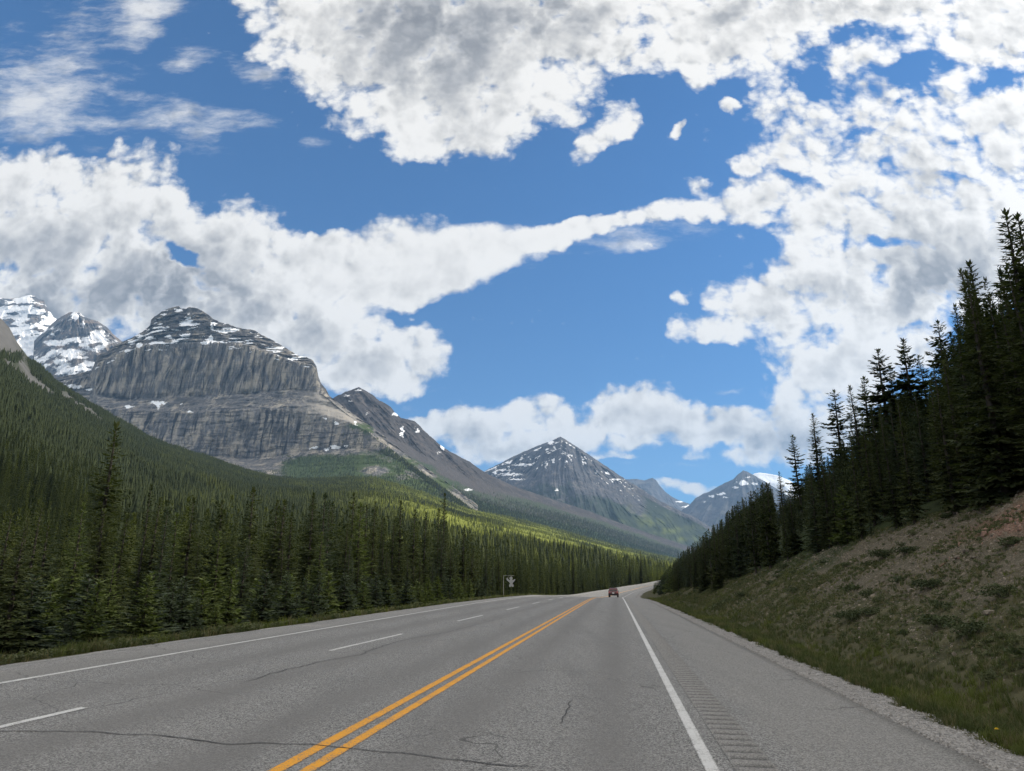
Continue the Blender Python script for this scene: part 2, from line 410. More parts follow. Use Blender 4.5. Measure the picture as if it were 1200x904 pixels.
# far forested slope: its upper edge as seen in the photograph and how far away that edge lies
S1 = np.array([(-200,330,1500),(-60,352,1450),(0,372,1450),(10,382,1450),(20,400,1440),(25,413,1440),(29,421,1450),(50,432,1480),(67,450,1500),(100,470,1560),(125,485,1620),(155,502,1700),
   (175,514,1760),(200,524,1820),(250,540,1950),(287,552,2050),(320,560,2150),(350,563,2250),(380,562,2350),(410,560,2420),(440,561,2480),(462,567,2550),(482,573,2620),(505,581,2720),
   (525,588,2820),(550,597,2950),(600,607,3300),(660,622,3800),(718,638,4400),(775,651,5200),(830,662,6000),(900,672,7000),(1100,676,8000)], float)
S1u, S1v = ray(S1[:, 0], S1[:, 1]); S1Y = S1[:, 2]
def far_z(x, y):
    yy = np.maximum(y, 30.0); u = x / yy
    yc = np.interp(u, S1u, S1Y); v = np.interp(u, S1u, S1v)
    zt = CAM_H + v * yc
    f = np.clip((yy - 60) / (yc - 60), 0, None)
    z = -4.5 + (zt + 4.5) * np.clip(f, 0, 1) ** 1.22
    und = fbm(x / 420.0, y / 420.0, 3, 5) * 26 + fbm(x / 130.0, y / 130.0, 3, 9) * 7
    z = z + und * np.clip(f * (1.0 - f) * 3.0, 0, 1) * np.clip(yy / 900, 0, 1)
    z = np.where(f > 1, zt - 0.35 * (yy - yc), z)
    return np.maximum(z, -40)
def bank_h(s):
    return np.interp(s, [-60, 0, 15, 25, 43, 60, 80, 120, 1000], [6.2, 5.6, 5.1, 4.5, 3.1, 1.7, 0.8, 0.5, 0.5])
def bank_t(s): return 5.6 + bank_h(s) / 0.62
def near_z(s, t):
    zr = road_z(s, T_RIGHT)
    a = t - T_RIGHT
    H = bank_h(s); tb = bank_t(s)
    q = np.interp(s, [-60, 120, 250, 450, 800], [1.0, 1.0, 0.8, 0.42, 0.35])
    lump = fbm(s / 6.0, t / 4.0, 4, 21) * 0.30 + fbm(s / 1.7, t / 1.5, 3, 31) * 0.09
    bank = np.clip((t - 5.6) * 0.62, 0, H) + q * (0.56 * np.clip(t - tb, 0, np.maximum(44 - tb, 1)) + 0.58 * np.clip(t - 44, 0, 150))  # unseen upper slope steepened so the hill shades the road
    zR = zr - 0.035 - np.interp(a, [0, 1.0, 1.6, 2.2], [0.0, 0.08, 0.18, 0.18]) + bank + lump * sstep(a, 2.2, 4.0) + fbm(s / 0.9, t / 0.5, 2, 3) * 0.025 * sstep(a, 0.1, 0.6)
    tl = t_left(s); b = tl - t
    zl = road_z(s, tl)
    zL = zl - 0.035 - np.interp(b, [0, 1.0, 3.0, 14, 60, 200], [0, 0.06, 0.35, 2.6, 4.6, 5.0]) + (fbm(s / 7.0, t / 5.0, 3, 41) * 0.35) * sstep(b, 1.2, 6.0)
    zl_ = np.maximum(zL, np.where(b > 60, -6.0, -99))
    return np.where(a > 0, zR, np.where(b > 0, zl_, road_z(s, t) - 0.08))
def ground_xy(x, y):
    x = np.asarray(x, float); y = np.asarray(y, float)
    s, t = ST(x, y)
    w = sstep(y, 70, 260) * sstep(-t, 28, 85)
    return near_z(s, t) * (1 - w) + far_z(x, y) * w
def ground_st(s, t):
    return ground_xy(*P(s, t))
def hit(px, py, y0=6.0, y1=900.0):
    """where the line of sight through a pixel meets the ground"""
    u, v = ray(px, py); u = float(u); v = float(v)
    ys = np.geomspace(y0, y1, 1500)
    d = CAM_H + v * ys - ground_xy(u * ys, ys)
    k = np.argmax(d <= 0)
    y = ys[k] if d[k] <= 0 else ys[-1]
    return u * y, y, float(ground_xy(u * y, y))

def proj(x, y, z):
    """world point -> pixel of the photograph"""
    d = np.maximum(y * CP + (z - CAM_H) * SP, 1e-3); up = -y * SP + (z - CAM_H) * CP
    return 600 + FPX * x / d, 452 - FPX * up / d
def slope_rock(x, y, z):
    """bare grey rock on the left valley side: the dome at its upper end and pale streaks below the edge"""
    px, py = proj(x, y, z)
    w1 = fbm(px / 14, py / 7, 4, 71); a = np.zeros_like(px)
    dome = sstep(px, -75, -40) * sstep(31 - px + w1 * 8, -3, 3) * sstep(418 - py + w1 * 8, -3, 5)
    for (cx, cy, rx, ry, w) in [(20,432,26,7,.9),(45,452,30,6,.8),(85,470,30,7,.7),(110,487,18,5,.8),(38,500,10,3,.6),(60,438,14,4,.6),(5,445,18,6,.6)]:
        dx, dy = px - cx, py - cy - 0.55 * (px - cx)
        a = np.maximum(a, w * np.exp(-(dx / rx) ** 2 - (dy / ry) ** 2))
    return np.clip(np.maximum(dome, sstep(a + w1 * 0.55, 0.28, 0.6)), 0, 1) * (y > 300)
def sunlit_tint(x, y):  # mask of the valley strip whose sunlight is put into the colour
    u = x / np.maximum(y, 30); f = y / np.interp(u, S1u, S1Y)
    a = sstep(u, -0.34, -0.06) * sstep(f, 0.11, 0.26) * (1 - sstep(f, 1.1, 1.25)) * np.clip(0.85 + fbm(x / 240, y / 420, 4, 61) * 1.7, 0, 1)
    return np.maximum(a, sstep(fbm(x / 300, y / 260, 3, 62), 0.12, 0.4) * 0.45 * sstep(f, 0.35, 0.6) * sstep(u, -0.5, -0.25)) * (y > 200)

# ------------------------------------------------------------------ ground sheet
def grow(a, b, d0, r):
    out = [a]; d = d0
    while out[-1] < b:
        out.append(out[-1] + d); d *= r
    return np.array(out)
def build_ground():
    sv = np.concatenate([-grow(0, 400, 2.0, 1.12)[::-1][:-1], np.arange(0, 45, 0.28), grow(45, 26000, 0.32, 1.0155)])
    right = np.concatenate([np.arange(0.0, 14, 0.2), grow(14, 16000, 0.3, 1.045)])
    left = np.concatenate([np.arange(0.0, 14, 0.3), grow(14, 16000, 0.4, 1.0165)])
    tl = t_left(sv)
    T = np.concatenate([tl[:, None] - left[None, ::-1], (tl + 0.6)[:, None], np.full((len(sv), 1), TY), np.full((len(sv), 1), T_RIGHT - 0.5), np.full((len(sv), len(right)), T_RIGHT) + right[None, :]], 1)
    Sg = np.repeat(sv[:, None], T.shape[1], 1)
    X, Y = P(Sg, T)
    Z = ground_xy(X, Y)
    gravel = sstep(T, 3.3, 3.5) * (1 - sstep(T + fbm(Sg / 1.2, T / 1.2, 3, 77) * 0.7, 4.0, 4.5))
    gl = (tl[:, None] - T)
    gravel = np.maximum(gravel, (1 - sstep(gl + fbm(Sg / 1.5, T / 1.5, 2, 7) * 0.6, 0.6, 1.2)) * (gl > -0.1) * (T < 0))
    tb = bank_t(Sg)
    n = fbm(Sg / 9.0, T / 5.0, 4, 51)
    scree = sstep(T, 7.2, 9.0) * (1 - sstep(T, tb + 0.6, tb + 2.0)) * sstep(bank_h(Sg), 0.6, 2.0)
    gx = np.interp(Sg, [0, 20, 30, 45, 60], [1.15, 1.0, 0.8, 0.45, 0.35])
    scree = scree * np.clip(gx + n * 1.1, 0, 1)
    grass = ((T > 4.2) & (T < 9.5)) * (1 - scree) * 1.0
    grass = np.maximum(grass, ((gl > 0.6) & (gl < 7) & (T < 0)) * 1.0)
    U = X / np.maximum(Y, 30)
    yc = np.interp(U, S1u, S1Y)
    f = np.clip(Y / yc, 0, 2)
    mead = sunlit_tint(X, Y)
    rockz = slope_rock(X, Y, Z)
    red = sstep(T, 9.5, 11.5) * (1 - sstep(Sg, 20, 30)) * np.clip(0.55 + fbm(Sg / 5, T / 3, 2, 81) * 1.6, 0, 1)
    m, nt, b, out = new_mat('ground_cover_soil')
    p = nt.node('ShaderNodeNewGeometry').outputs['Position']
    n1 = nt.noise(p, 2.2, 6, 0.65); n2 = nt.noise(p, 22.0, 4, 0.6); n3 = nt.noise(p, 0.02, 5, 0.6)
    st = nt.voro(p, 26.0, out='Color'); stv = nt.sep(st)[0]
    floor = nt.mix(n1, (0.022, 0.026, 0.014), (0.045, 0.048, 0.024))
    floor = nt.mix(nt.ss(n3, 0.35, 0.7), floor, (0.030, 0.045, 0.016))
    grassc = nt.mix(nt.ss(n1, 0.3, 0.7), (0.042, 0.043, 0.022), (0.095, 0.088, 0.05))
    grav = nt.mix(stv, (0.13, 0.125, 0.12), (0.36, 0.345, 0.325))
    scr = nt.mix(nt.ss(n1, 0.3, 0.72), nt.mix(stv, (0.045, 0.039, 0.029), (0.175, 0.148, 0.112)), (0.070, 0.064, 0.040))
    scr = nt.mix(nt.m('MULTIPLY', nt.attr('red'), 0.95), scr, nt.mix(stv, (0.085, 0.045, 0.032), (0.23, 0.13, 0.09)))
    sunlitc = nt.mix(n3, (0.13, 0.155, 0.024), (0.22, 0.235, 0.045))  # ground of that strip: sunlit yellow-green put into the colour
    rk = nt.mix(nt.noise(nt.mapping(p, scale=(1, 1, 0.3)), 0.05, 6, 0.7), (0.05, 0.05, 0.052), (0.17, 0.165, 0.16))
    c = nt.mix(nt.attr('sunlit_tint'), floor, sunlitc)
    c = nt.mix(nt.attr('rock'), c, rk)
    c = nt.mix(nt.ss(nt.m('ADD', nt.attr('grass'), nt.m('MULTIPLY_ADD', n2, 0.6, -0.3)), 0.3, 0.7), c, grassc)
    c = nt.mix(nt.ss(nt.m('ADD', nt.attr('scree'), nt.m('MULTIPLY_ADD', n1, 0.9, -0.45)), 0.25, 0.7), c, scr)
    c = nt.mix(nt.ss(nt.m('ADD', nt.attr('gravel'), nt.m('MULTIPLY_ADD', n2, 0.6, -0.3)), 0.35, 0.65), c, grav)
    nt.put(b.inputs['Base Color'], c); nt.put(b.inputs['Roughness'], 0.95); nt.put(b.inputs['Specular IOR Level'], 0.08)
    bump(nt, b, nt.m('ADD', stv, nt.m('MULTIPLY', n1, 1.5)), 0.7, 0.03)
    V = np.stack([X, Y, Z], -1).reshape(-1, 3)
    me = mesh_data('ground', V, gridF(*X.shape), m, True, dict(gravel=gravel.ravel(), grass=grass.ravel(), scree=scree.ravel(), sunlit_tint=mead.ravel(), rock=rockz.ravel(), red=red.ravel()))
    tag(obj('ground', me), kind='structure')
build_ground()

# ------------------------------------------------------------------ road, paint, cracks
M_ASPH = asphalt()
M_WHITE = paint('worn_white_paint', (0.62, 0.61, 0.585), 0.76)
M_YEL = paint('worn_yellow_paint', (0.78, 0.35, 0.025), 0.74)
def build_road():
    sv = np.concatenate([np.arange(-60, 60, 0.5), np.arange(60, 1000, 2.5)])
    fr = np.linspace(0, 1, 28)
    tl = t_left(sv) + fbm(sv / 1.3, sv * 0, 3, 5) * 0.06
    tr = T_RIGHT + fbm(sv / 0.9, sv * 0 + 9, 3, 6) * 0.05
    T = np.concatenate([tl[:, None] + (TY - tl)[:, None] * fr[None, :-1], TY + (tr - TY)[:, None] * fr[None, :]], 1)
    Sg = np.repeat(sv[:, None], T.shape[1], 1)
    X, Y = P(Sg, T); Z = road_z(Sg, T)
    def lanes(c):
        return np.exp(-((T - (c - 0.9)) / 0.38) ** 2) + np.exp(-((T - (c + 0.9)) / 0.38) ** 2)
    ln = np.clip(lanes(-1.03) + lanes(-4.75) + lanes(-8.3), 0, 1)
    sh = sstep(T, 1.5, 1.7) + sstep(-T, 0, 0.2) * sstep(t_edge(Sg) - T, 0.0, 0.3)
    V = np.stack([X, Y, Z], -1)
    n, mcol = T.shape
    # a thin slab: skirts go down at both edges
    V = np.concatenate([V[:, :1] - [0, 0, 0.09], V, V[:, -1:] - [0, 0, 0.09]], 1)
    ln = np.pad(ln, ((0, 0), (1, 1)), 'edge'); sh = np.pad(sh, ((0, 0), (1, 1)), 'edge')
    me = mesh_data('road', V.reshape(-1, 3), gridF(n, mcol + 2), M_ASPH, True, dict(lane=ln.ravel(), shoulder=sh.ravel()))
    tag(obj('road', me), kind='structure')
def ribbon(name, s0, s1, tc, w, mat, lift=0.004, step=0.25, jit=0.006, label=None):
    sv = np.arange(s0, s1 + step * 0.5, step) if s1 - s0 < 80 else np.concatenate([np.arange(s0, 60, step), np.arange(60, s1, 2.0)])
    c = tc(sv) if callable(tc) else np.full(len(sv), tc)
    off = np.array([-0.5, -0.38, 0.0, 0.38, 0.5]) * w
    T = c[:, None] + off[None, :]
    T[:, 0] += fbm(sv / 0.25, sv * 0 + tc_seed(name, s0), 3, 3) * jit; T[:, -1] += fbm(sv / 0.25, sv * 0 + 4.4 + s0, 3, 4) * jit
    Sg = np.repeat(sv[:, None], 5, 1)
    X, Y = P(Sg, T); Z = road_z(Sg, T) + lift
    e = np.tile(np.array([1, 0.15, 0, 0.15, 1.0]), (len(sv), 1))
    me = mesh_data(name, np.stack([X, Y, Z], -1).reshape(-1, 3), gridF(*X.shape), mat, True, dict(edge=e.ravel()))
    o = obj(name, me); tag(o, label, None, None, 'structure')
    return o
def tc_seed(name, s0): return (len(name) * 7.3 + s0 * 1.7) % 50
def crack(pts, w=0.02, name='road_crack'):
    """a thin sealed crack wandering through points given in pixels of the photograph"""
    Q = []
    for px, py in pts:
        u, v = ray(px, py); y = 8.0
        for _ in range(12):
            s, t = ST(float(u) * y, y); y = (float(road_z(s, t)) - CAM_H) / float(v)
        Q.append(ST(float(u) * y, y))
    Q = np.array(Q); L = np.concatenate([[0], np.cumsum(np.hypot(*np.diff(Q, axis=0).T))])
    l = np.arange(0, L[-1], 0.06)
    s = np.interp(l, L, Q[:, 0]) + fbm(l / 0.5, l * 0 + L[-1], 4, 12) * 0.10
    t = np.interp(l, L, Q[:, 1]) + fbm(l / 0.5, l * 0 + L[-1], 4, 13) * 0.10
    ds, dt = np.gradient(s), np.gradient(t); n = np.hypot(ds, dt)
    ww = w * (0.55 + 0.9 * np.abs(fbm(l / 0.3, l * 0, 3, 14))) * np.minimum(1, np.minimum(l, L[-1] - l) / 0.3 + 0.1)
    A = [(s + k * ww * dt / n * 0.5, t - k * ww * ds / n * 0.5) for k in (-1, 1)]
    V = np.stack([np.stack([*P(a, c), road_z(a, c) + 0.008], -1) for a, c in A], 1)
    me = mesh_data(name, V.reshape(-1, 3), gridF(len(l), 2), M_TAR, True)
    tag(obj(name, me), kind='structure')
M_TAR = plain('tar_sealed_crack', (0.045, 0.044, 0.043), 0.8)
build_road()
for k in (-1, 1):
    ribbon('yellow_centre_line', -20, 420, lambda s, k=k: np.full(len(s), TY - 0.06 + 0.13 * k), 0.135, M_YEL)
ribbon('white_edge_line', -20, 700, 0.81, 0.13, M_WHITE)
ribbon('white_edge_line', -20, 700, t_edge, 0.105, M_WHITE)
for s0 in (-10.9, 2.9, 16.5, 30.2, 43.9, 57.6, 71.3, 85.0, 98.7):
    ribbon('white_lane_dash', s0, s0 + 5.8, -6.55, 0.11, M_WHITE)
def rumble():
    sv = np.arange(2.0, 95, 0.05)
    off = np.array([0.0, 0.03, 0.2, 0.37, 0.40])
    T = 1.02 + off[None, :] + np.zeros((len(sv), 1))
    ph = (sv % 0.30) / 0.30
    dip = np.clip(np.sin(ph * 2 * math.pi), 0, 1) ** 0.7
    prof = np.array([0, 0.8, 1, 0.8, 0])
    Z = road_z(np.repeat(sv[:, None], 5, 1), T) + 0.020 - 0.0175 * dip[:, None] * prof[None, :]
    Z[:, 0] -= 0.012; Z[:, -1] -= 0.012
    X, Y = P(np.repeat(sv[:, None], 5, 1), T)
    m, nt, b, out = new_mat('milled_asphalt')
    p = nt.node('ShaderNodeNewGeometry').outputs['Position']
    g = nt.sep(nt.voro(p, 95.0, out='Color'))[0]
    nt.put(b.inputs['Base Color'], nt.mix(nt.attr('dip'), nt.mix(g, (0.10, 0.096, 0.09), (0.33, 0.315, 0.29)), nt.mix(g, (0.035, 0.034, 0.033), (0.13, 0.125, 0.118))))
    bump(nt, b, g, 0.5, 0.006)
    d = dip[:, None] * prof[None, :]
    me = mesh_data('rumble_strip', np.stack([X, Y, Z], -1).reshape(-1, 3), gridF(*X.shape), m, True, dict(dip=d.ravel()))
    tag(obj('rumble_strip', me), kind='structure')
rumble()
crack([(-60,858),(60,857),(180,862),(270,872),(360,873),(420,878),(560,894),(640,902)], 0.030)
crack([(285,800),(310,792),(345,783),(380,775),(420,768),(465,752),(520,742),(600,722)], 0.026)
crack([(655,850),(664,834),(670,820)], 0.022)
crack([(590,790),(640,786),(700,788),(722,792)], 0.02)
crack([(560,735),(620,733),(690,734),(738,737)], 0.03)
# ------------------------------------------------------------------ mountains
def rock_mat(name, base, tan, dark, strata=0.02, veg=(0.035, 0.05, 0.018), snow=(0.80, 0.82, 0.86), fine=0.03, snow_hi=None):
    m, nt, b, out = new_mat(name)
    p = nt.node('ShaderNodeNewGeometry').outputs['Position']
    vert = nt.noise(nt.mapping(p, scale=(1, 1, 0.10)), fine, 6, 0.65)
    lay = nt.noise(nt.mapping(p, scale=(0.06, 0.06, 1)), strata, 6, 0.7)
    blot = nt.noise(p, fine * 0.25, 5, 0.6)
    c = nt.mix(nt.ss(vert, 0.35, 0.66), dark, base)
    c = nt.mix(nt.ss(lay, 0.36, 0.66, 0.75, 0.0), c, tuple(x * 0.62 for x in base))
    c = nt.mix(nt.ss(nt.m('ADD', blot, nt.m('MULTIPLY', vert, 0.6)), 0.78, 1.0, 0.0, 0.8), c, tan)
    c = nt.mix(nt.m('MULTIPLY', nt.attr('stain_shade'), 0.88), c, tuple(x * 0.30 for x in dark))  # rock staining plus crevice shade, both put into the colour
    c = nt.mix(nt.m('MULTIPLY', nt.attr('panel'), 0.75), c, tan)
    c = nt.mix(nt.attr('scree'), c, nt.mix(blot, tuple(x * 0.9 for x in tan), tuple(x * 1.1 for x in base)))
    va = nt.ss(nt.m('ADD', nt.attr('veg'), nt.m('MULTIPLY_ADD', nt.noise(p, fine * 0.8, 5, 0.65), 1.0, -0.5)), 0.35, 0.65)
    c = nt.mix(va, c, nt.mix(blot, veg, tuple(x * 1.9 for x in veg)))
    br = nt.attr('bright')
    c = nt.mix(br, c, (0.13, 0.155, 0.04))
    sn = nt.ss(nt.m('ADD', nt.attr('snow'), nt.m('MULTIPLY_ADD', nt.noise(p, fine * 1.6, 5, 0.7), 0.8, -0.4)), 0.45, 0.6)
    c = nt.mix(sn, c, snow)
    nt.put(b.inputs['Base Color'], c); nt.put(b.inputs['Roughness'], 0.95); nt.put(b.inputs['Specular IOR Level'], 0.1)
    bump(nt, b, nt.m('ADD', nt.m('ADD', vert, nt.m('MULTIPLY', lay, 0.7)), nt.m('MULTIPLY', blot, 0.6)), 0.9, 0.25 / fine)
    return m

def loft(lines, x0, x1, nx, rows):
    """surface through traced contour lines, each with its own distance; returns pixel and distance grids (crest first)"""
    xs = np.linspace(x0, x1, nx)
    LY, LD = [], []
    for pts, dep in lines:
        pts = np.array(pts, float)
        LY.append(np.interp(xs, pts[:, 0], pts[:, 1]))
        if np.isscalar(dep): LD.append(np.full(nx, float(dep)))
        else:
            dep = np.array(dep, float); LD.append(np.interp(xs, dep[:, 0], dep[:, 1]))
    PY, DD, R = [], [], []
    for i in range(len(lines) - 1):
        n = rows[i]
        for k in range(n):
            f = k / n
            PY.append(LY[i] + (LY[i + 1] - LY[i]) * f); DD.append(LD[i] + (LD[i + 1] - LD[i]) * f); R.append(np.full(nx, i + f))
    PY.append(LY[-1]); DD.append(LD[-1]); R.append(np.full(nx, len(lines) - 1.0))
    PY = np.array(PY); DD = np.array(DD); R = np.array(R)
    for i in range(1, len(PY)): PY[i] = np.maximum(PY[i], PY[i - 1] + 0.02)
    return np.repeat(xs[None, :], len(PY), 0), PY, DD, R
def mountain(name, PX, PY, D, mat, attrs, label, depth_back=900.0, cat='mountain'):
    u, v = ray(PX, PY)
    V = np.stack([u * D, D, CAM_H + v * D], -1)
    # the far side: falls away behind the crest so that the mountain has its full thickness
    crest = V[0]
    back = []
    for k in (0.12, 0.3, 0.6, 1.0):
        q = crest.copy(); q[:, 1] += depth_back * k; q[:, 0] += q[:, 0] / np.maximum(crest[:, 1], 1) * depth_back * k * 0.5
        q[:, 2] = crest[:, 2] - (crest[:, 2] + 60) * k ** 0.9
        back.append(q)
    V = np.concatenate([np.array(back[::-1]), V], 0)
    A = {k: np.concatenate([np.zeros((4, a.shape[1])), a], 0).ravel() for k, a in attrs.items()}
    me = mesh_data(name, V.reshape(-1, 3), gridF(V.shape[0], V.shape[1]), mat, True, A)
    o = obj(name, me); tag(o, label, cat, None, 'structure')
    return V[4:]

def blob(PX, PY, lst):
    a = np.zeros_like(PX)
    PX, PY = PX + fbm(PX / 5.0, PY / 3.0, 3, 201) * 5.0, PY + fbm(PX / 5.0, PY / 3.0, 3, 202) * 2.4
    for (x, y, rx, ry, w) in lst:
        a = np.maximum(a, w * np.exp(-(((PX - x) / rx) ** 2 + ((PY - y) / ry) ** 2)))
    return a

def cliff_mountain():
    jag = lambda pts: pts
    A = [(30,452),(60,444),(90,438),(108,434),(113,419),(120,414),(127,411),(135,405),(143,401),(150,398),(155,396),(163,391),(170,387),(176,381),(177,375),(180,372),(186,368),(190,365),(197,362),(205,359.5),(209,359),(213,362),(218,362),(222,360),(231,361.5),(238,365),(244,369),(250,374),(258,378),(265,379),(277,384),(290,386),(298,387),(307,393),(318,398),(330,405),(340,411),(350,417),(360,419),(367,423),(371,430),(373,441),(376,449),(382,456),(386,464),(400,475),(412,484),(425,493),(445,507),(457,517),(475,532),(500,549),(530,570),(560,592)]
    B = [(30,456),(105,441),(113,428),(150,409),(180,404),(230,402),(280,404),(310,412),(345,424),(365,428),(371,434),(374,447),(382,460),(388,468),(400,478),(425,496),(457,521),(500,553),(560,597)]
    Cc = [(30,466),(105,455),(113,463),(150,467),(200,465),(250,463),(300,459),(340,457),(370,459),(384,467),(392,474),(402,482),(425,500),(457,526),(500,556),(560,600)]
    Dd = [(30,474),(113,478),(160,481),(200,484),(250,482),(300,480),(340,480),(380,486),(410,495),(435,507),(450,516),(460,530),(500,560),(560,604)]
    E = [(30,490),(113,500),(160,512),(200,522),(250,535),(300,538),(350,530),(390,526),(420,526),(440,529),(455,535),(470,543),(500,565),(560,608)]
    Fb = [(30,530),(113,530),(200,545),(250,560),(300,574),(350,582),(410,580),(440,581),(462,587),(505,601),(560,622)]
    dA = [(30,4900),(105,4800),(113,4560),(205,4420),(300,4330),(371,4150),(386,4080),(445,3850),(500,3600),(560,3350)]
    sub = lambda d, k: [(x, y - k) for x, y in d]
    dB = [(30,4800),(105,4700),(113,4470),(205,4290),(300,4180),(365,4080),(376,4080),(386,4050),(445,3820),(500,3560),(560,3300)]
    dC = [(30,4750),(105,4650),(113,4410),(205,4225),(300,4115),(371,4010),(386,3980),(445,3760),(500,3500),(560,3250)]
    dD = sub(dC, 170); dE = sub(dC, 240)
    dF = [(30,3900),(200,3300),(300,3050),(380,2950),(462,2850),(505,2920),(560,3090)]
    PX, PY, D, R = loft([(A, dA), (B, dB), (Cc, dC), (Dd, dD), (E, dE), (Fb, dF)], 30, 560, 900, [70, 90, 36, 70, 60])
    u, v = ray(PX, PY); X = u * D; Z = CAM_H + v * D
    # summit terraces: benches and short risers
    t0 = np.clip(R, 0, 1)
    ph = (Z + fbm(X / 200, Z / 60, 4, 4) * 70) / 58.0
    stair = np.sin(ph * 2 * math.pi)
    top = (R < 1) * sstep(R, 0.02, 0.2)
    D = D + top * stair * 15 * np.clip(0.6 + fbm(X / 90, Z / 60, 3, 6) * 1.8, 0, 1.5)
    cliff = sstep(R, 0.85, 1.05) * (1 - sstep(R, 1.9, 2.1))
    cliff2 = sstep(R, 2.9, 3.05) * (1 - sstep(R, 3.9, 4.15))
    gl = fbm(X / 300.0, Z / 300, 2, 9)
    flute = ridged(X / 78.0 + gl * 0.8, Z / 800.0, 5, 11, 0.6)
    flute2 = ridged(X / 34.0, Z / 260.0, 4, 12, 0.55)
    butt = fbm(X / 330.0, Z / 1500.0, 3, 13)
    rightfade = 1 - 0.75 * sstep(PX, 392, 440)
    D = D - (cliff * (flute * 50 + flute2 * 14 + butt * 80) + cliff2 * (flute * 30 + flute2 * 10 + butt * 50 + fbm(X / 60, Z / 22, 4, 18) * 12)) * rightfade
    other = 1 - np.clip(cliff + cliff2, 0, 1)
    D = D - other * (fbm(X / 120, Z / 40, 5, 15) * 34 + ridged(X / 60, Z / 120, 3, 16) * 8) * sstep(R, 0.0, 0.3)
    PY = PY + fbm(X / 26, Z / 26, 4, 17) * 0.9 * np.clip(1 - R * 1.5, 0, 1)
    zz = fbm(X / 300, Z * 0, 2, 21) * 22
    ledge = fbm(X / 95.0, (Z + zz) / 24.0, 5, 22, 0.55)
    clump = fbm(X / 210.0, Z / 90.0, 3, 23)
    snow = (sstep(ledge + clump * 0.5, 0.14, 0.30) * 0.95) * (R < 1.0) * sstep(PY, 361, 366) * (1 - sstep(PX, 355, 372)) * sstep(PX, 118, 150) * np.interp(PX, [113, 180, 300, 400], [0.8, 1, 0.95, 0.85])
    snow = np.maximum(snow, sstep(ledge, 0.16, 0.3) * 0.8 * (R > 0.9) * (R < 1.12) * (PX < 370))
    snow = np.maximum(snow, blob(PX, PY, [(209,364,7,2.5,.9),(222,380,16,2.2,.95),(190,384,12,2,.9),(262,388,18,2,.95),(247,398,4,6,.9),(249,383,3,7,.7),(163,405,5,4,.9),(175,396,8,2.5,.8),(217,393,10,3,.8),(238,402,7,2,.8),(292,399,8,2,.7),(205,400,6,4,.7)]))
    snow = np.maximum(snow, blob(PX, PY, [(186,475,4,7,.9),(181,472,9,2.5,.8),(191,472,6,2.5,.8),(152,477,9,2.2,.7),(222,483,6,2.5,.7),(212,474,3,2,.6),(395,496,4,3,.8),(417,496,2.5,4,.7),(380,491,3,2,.6),(368,525,8,2,.75),(392,524,9,3,.9),(383,527,6,3,.7),(405,523,4,3,.6),(88,453,12,3,.9),(105,457,8,2.4,.8),(70,452,9,3,.9),(356,418,10,2,.8),(327,408,9,2.2,.8),(345,421,10,2,.8)]))
    veg = sstep(PX, 395, 430) * sstep(R, 2.6, 3.2) * 0.55
    veg = np.maximum(veg, sstep(R, 3.95, 4.25) * sstep(PX, 300, 360))
    veg = np.maximum(veg, sstep(R, 4.3, 4.8) * 0.8)
    veg = np.maximum(veg, blob(PX, PY, [(425,500,30,6,.7),(440,520,30,8,.6),(470,545,30,14,.8),(500,570,40,14,.9),(430,505,10,4,.9)]))
    veg = veg - blob(PX, PY, [(400,540,20,10,.3),(440,552,22,8,.8),(470,560,14,6,.6),(425,520,35,7,.7)])
    scree = np.clip((sstep(R, 1.85, 2.1) * (1 - sstep(R, 2.8, 3.0))) * sstep(PX, 340, 400) + 0.6 * blob(PX, PY, [(390,485,40,12,1),(420,497,25,6,.8)]), 0, 1)
    bright = blob(PX, PY, [(430,572,60,5,.75),(452,578,30,6,.6),(505,592,40,6,.6)]) * 0.8  # sunlit bands at the foot, painted into the colour
    wx = X + fbm(X / 60, Z / 120, 3, 24) * 14
    face = np.maximum(cliff, cliff2)
    stain_shade = sstep(fbm(wx / 30.0, Z / 380.0, 5, 25, 0.55), 0.17, 0.32) * face
    stain_shade = np.maximum(stain_shade, sstep(-flute, 0.1, 0.5) * 0.9 * face)  # shade in the flute hollows painted dark
    stain_shade = np.maximum(stain_shade, sstep(fbm(X / 300, (Z + fbm(X / 150, Z / 60, 3, 27) * 22) / 9.0, 3, 26), 0.12, 0.34) * (0.35 + 0.4 * cliff2 + 0.4 * other))
    stain_shade = np.maximum(stain_shade, (1 - sstep(R, 0.75, 1.0)) * np.clip(0.55 + fbm(X / 40, Z / 25, 4, 28) * 1.0, 0, 1))
    stain_shade = np.maximum(stain_shade, blob(PX, PY, [(287,500,12,8,.9),(330,508,8,9,.7),(215,470,14,5,.7),(375,545,30,10,.5),(250,518,9,9,.6)]))
    panel = sstep(fbm(wx / 48.0, Z / 170.0, 4, 29, 0.55), 0.0, 0.25) * face * np.interp(R, [1, 2, 3, 4], [0.9, 0.9, 0.75, 0.75])
    panel = panel * (1 - stain_shade)
    stain_shade *= 1 - 0.6 * sstep(PX, 395, 440)
    m = rock_mat('grey_limestone', (0.20, 0.195, 0.195), (0.37, 0.33, 0.27), (0.060, 0.060, 0.066), fine=0.05, strata=0.03)
    return mountain('cliff_mountain', PX, PY, D, m, dict(snow=snow, veg=veg, scree=scree, bright=bright, stain_shade=stain_shade, panel=panel), 'massive grey cliff-faced mountain with snow on its flat stepped top, behind the left forest', 1500)

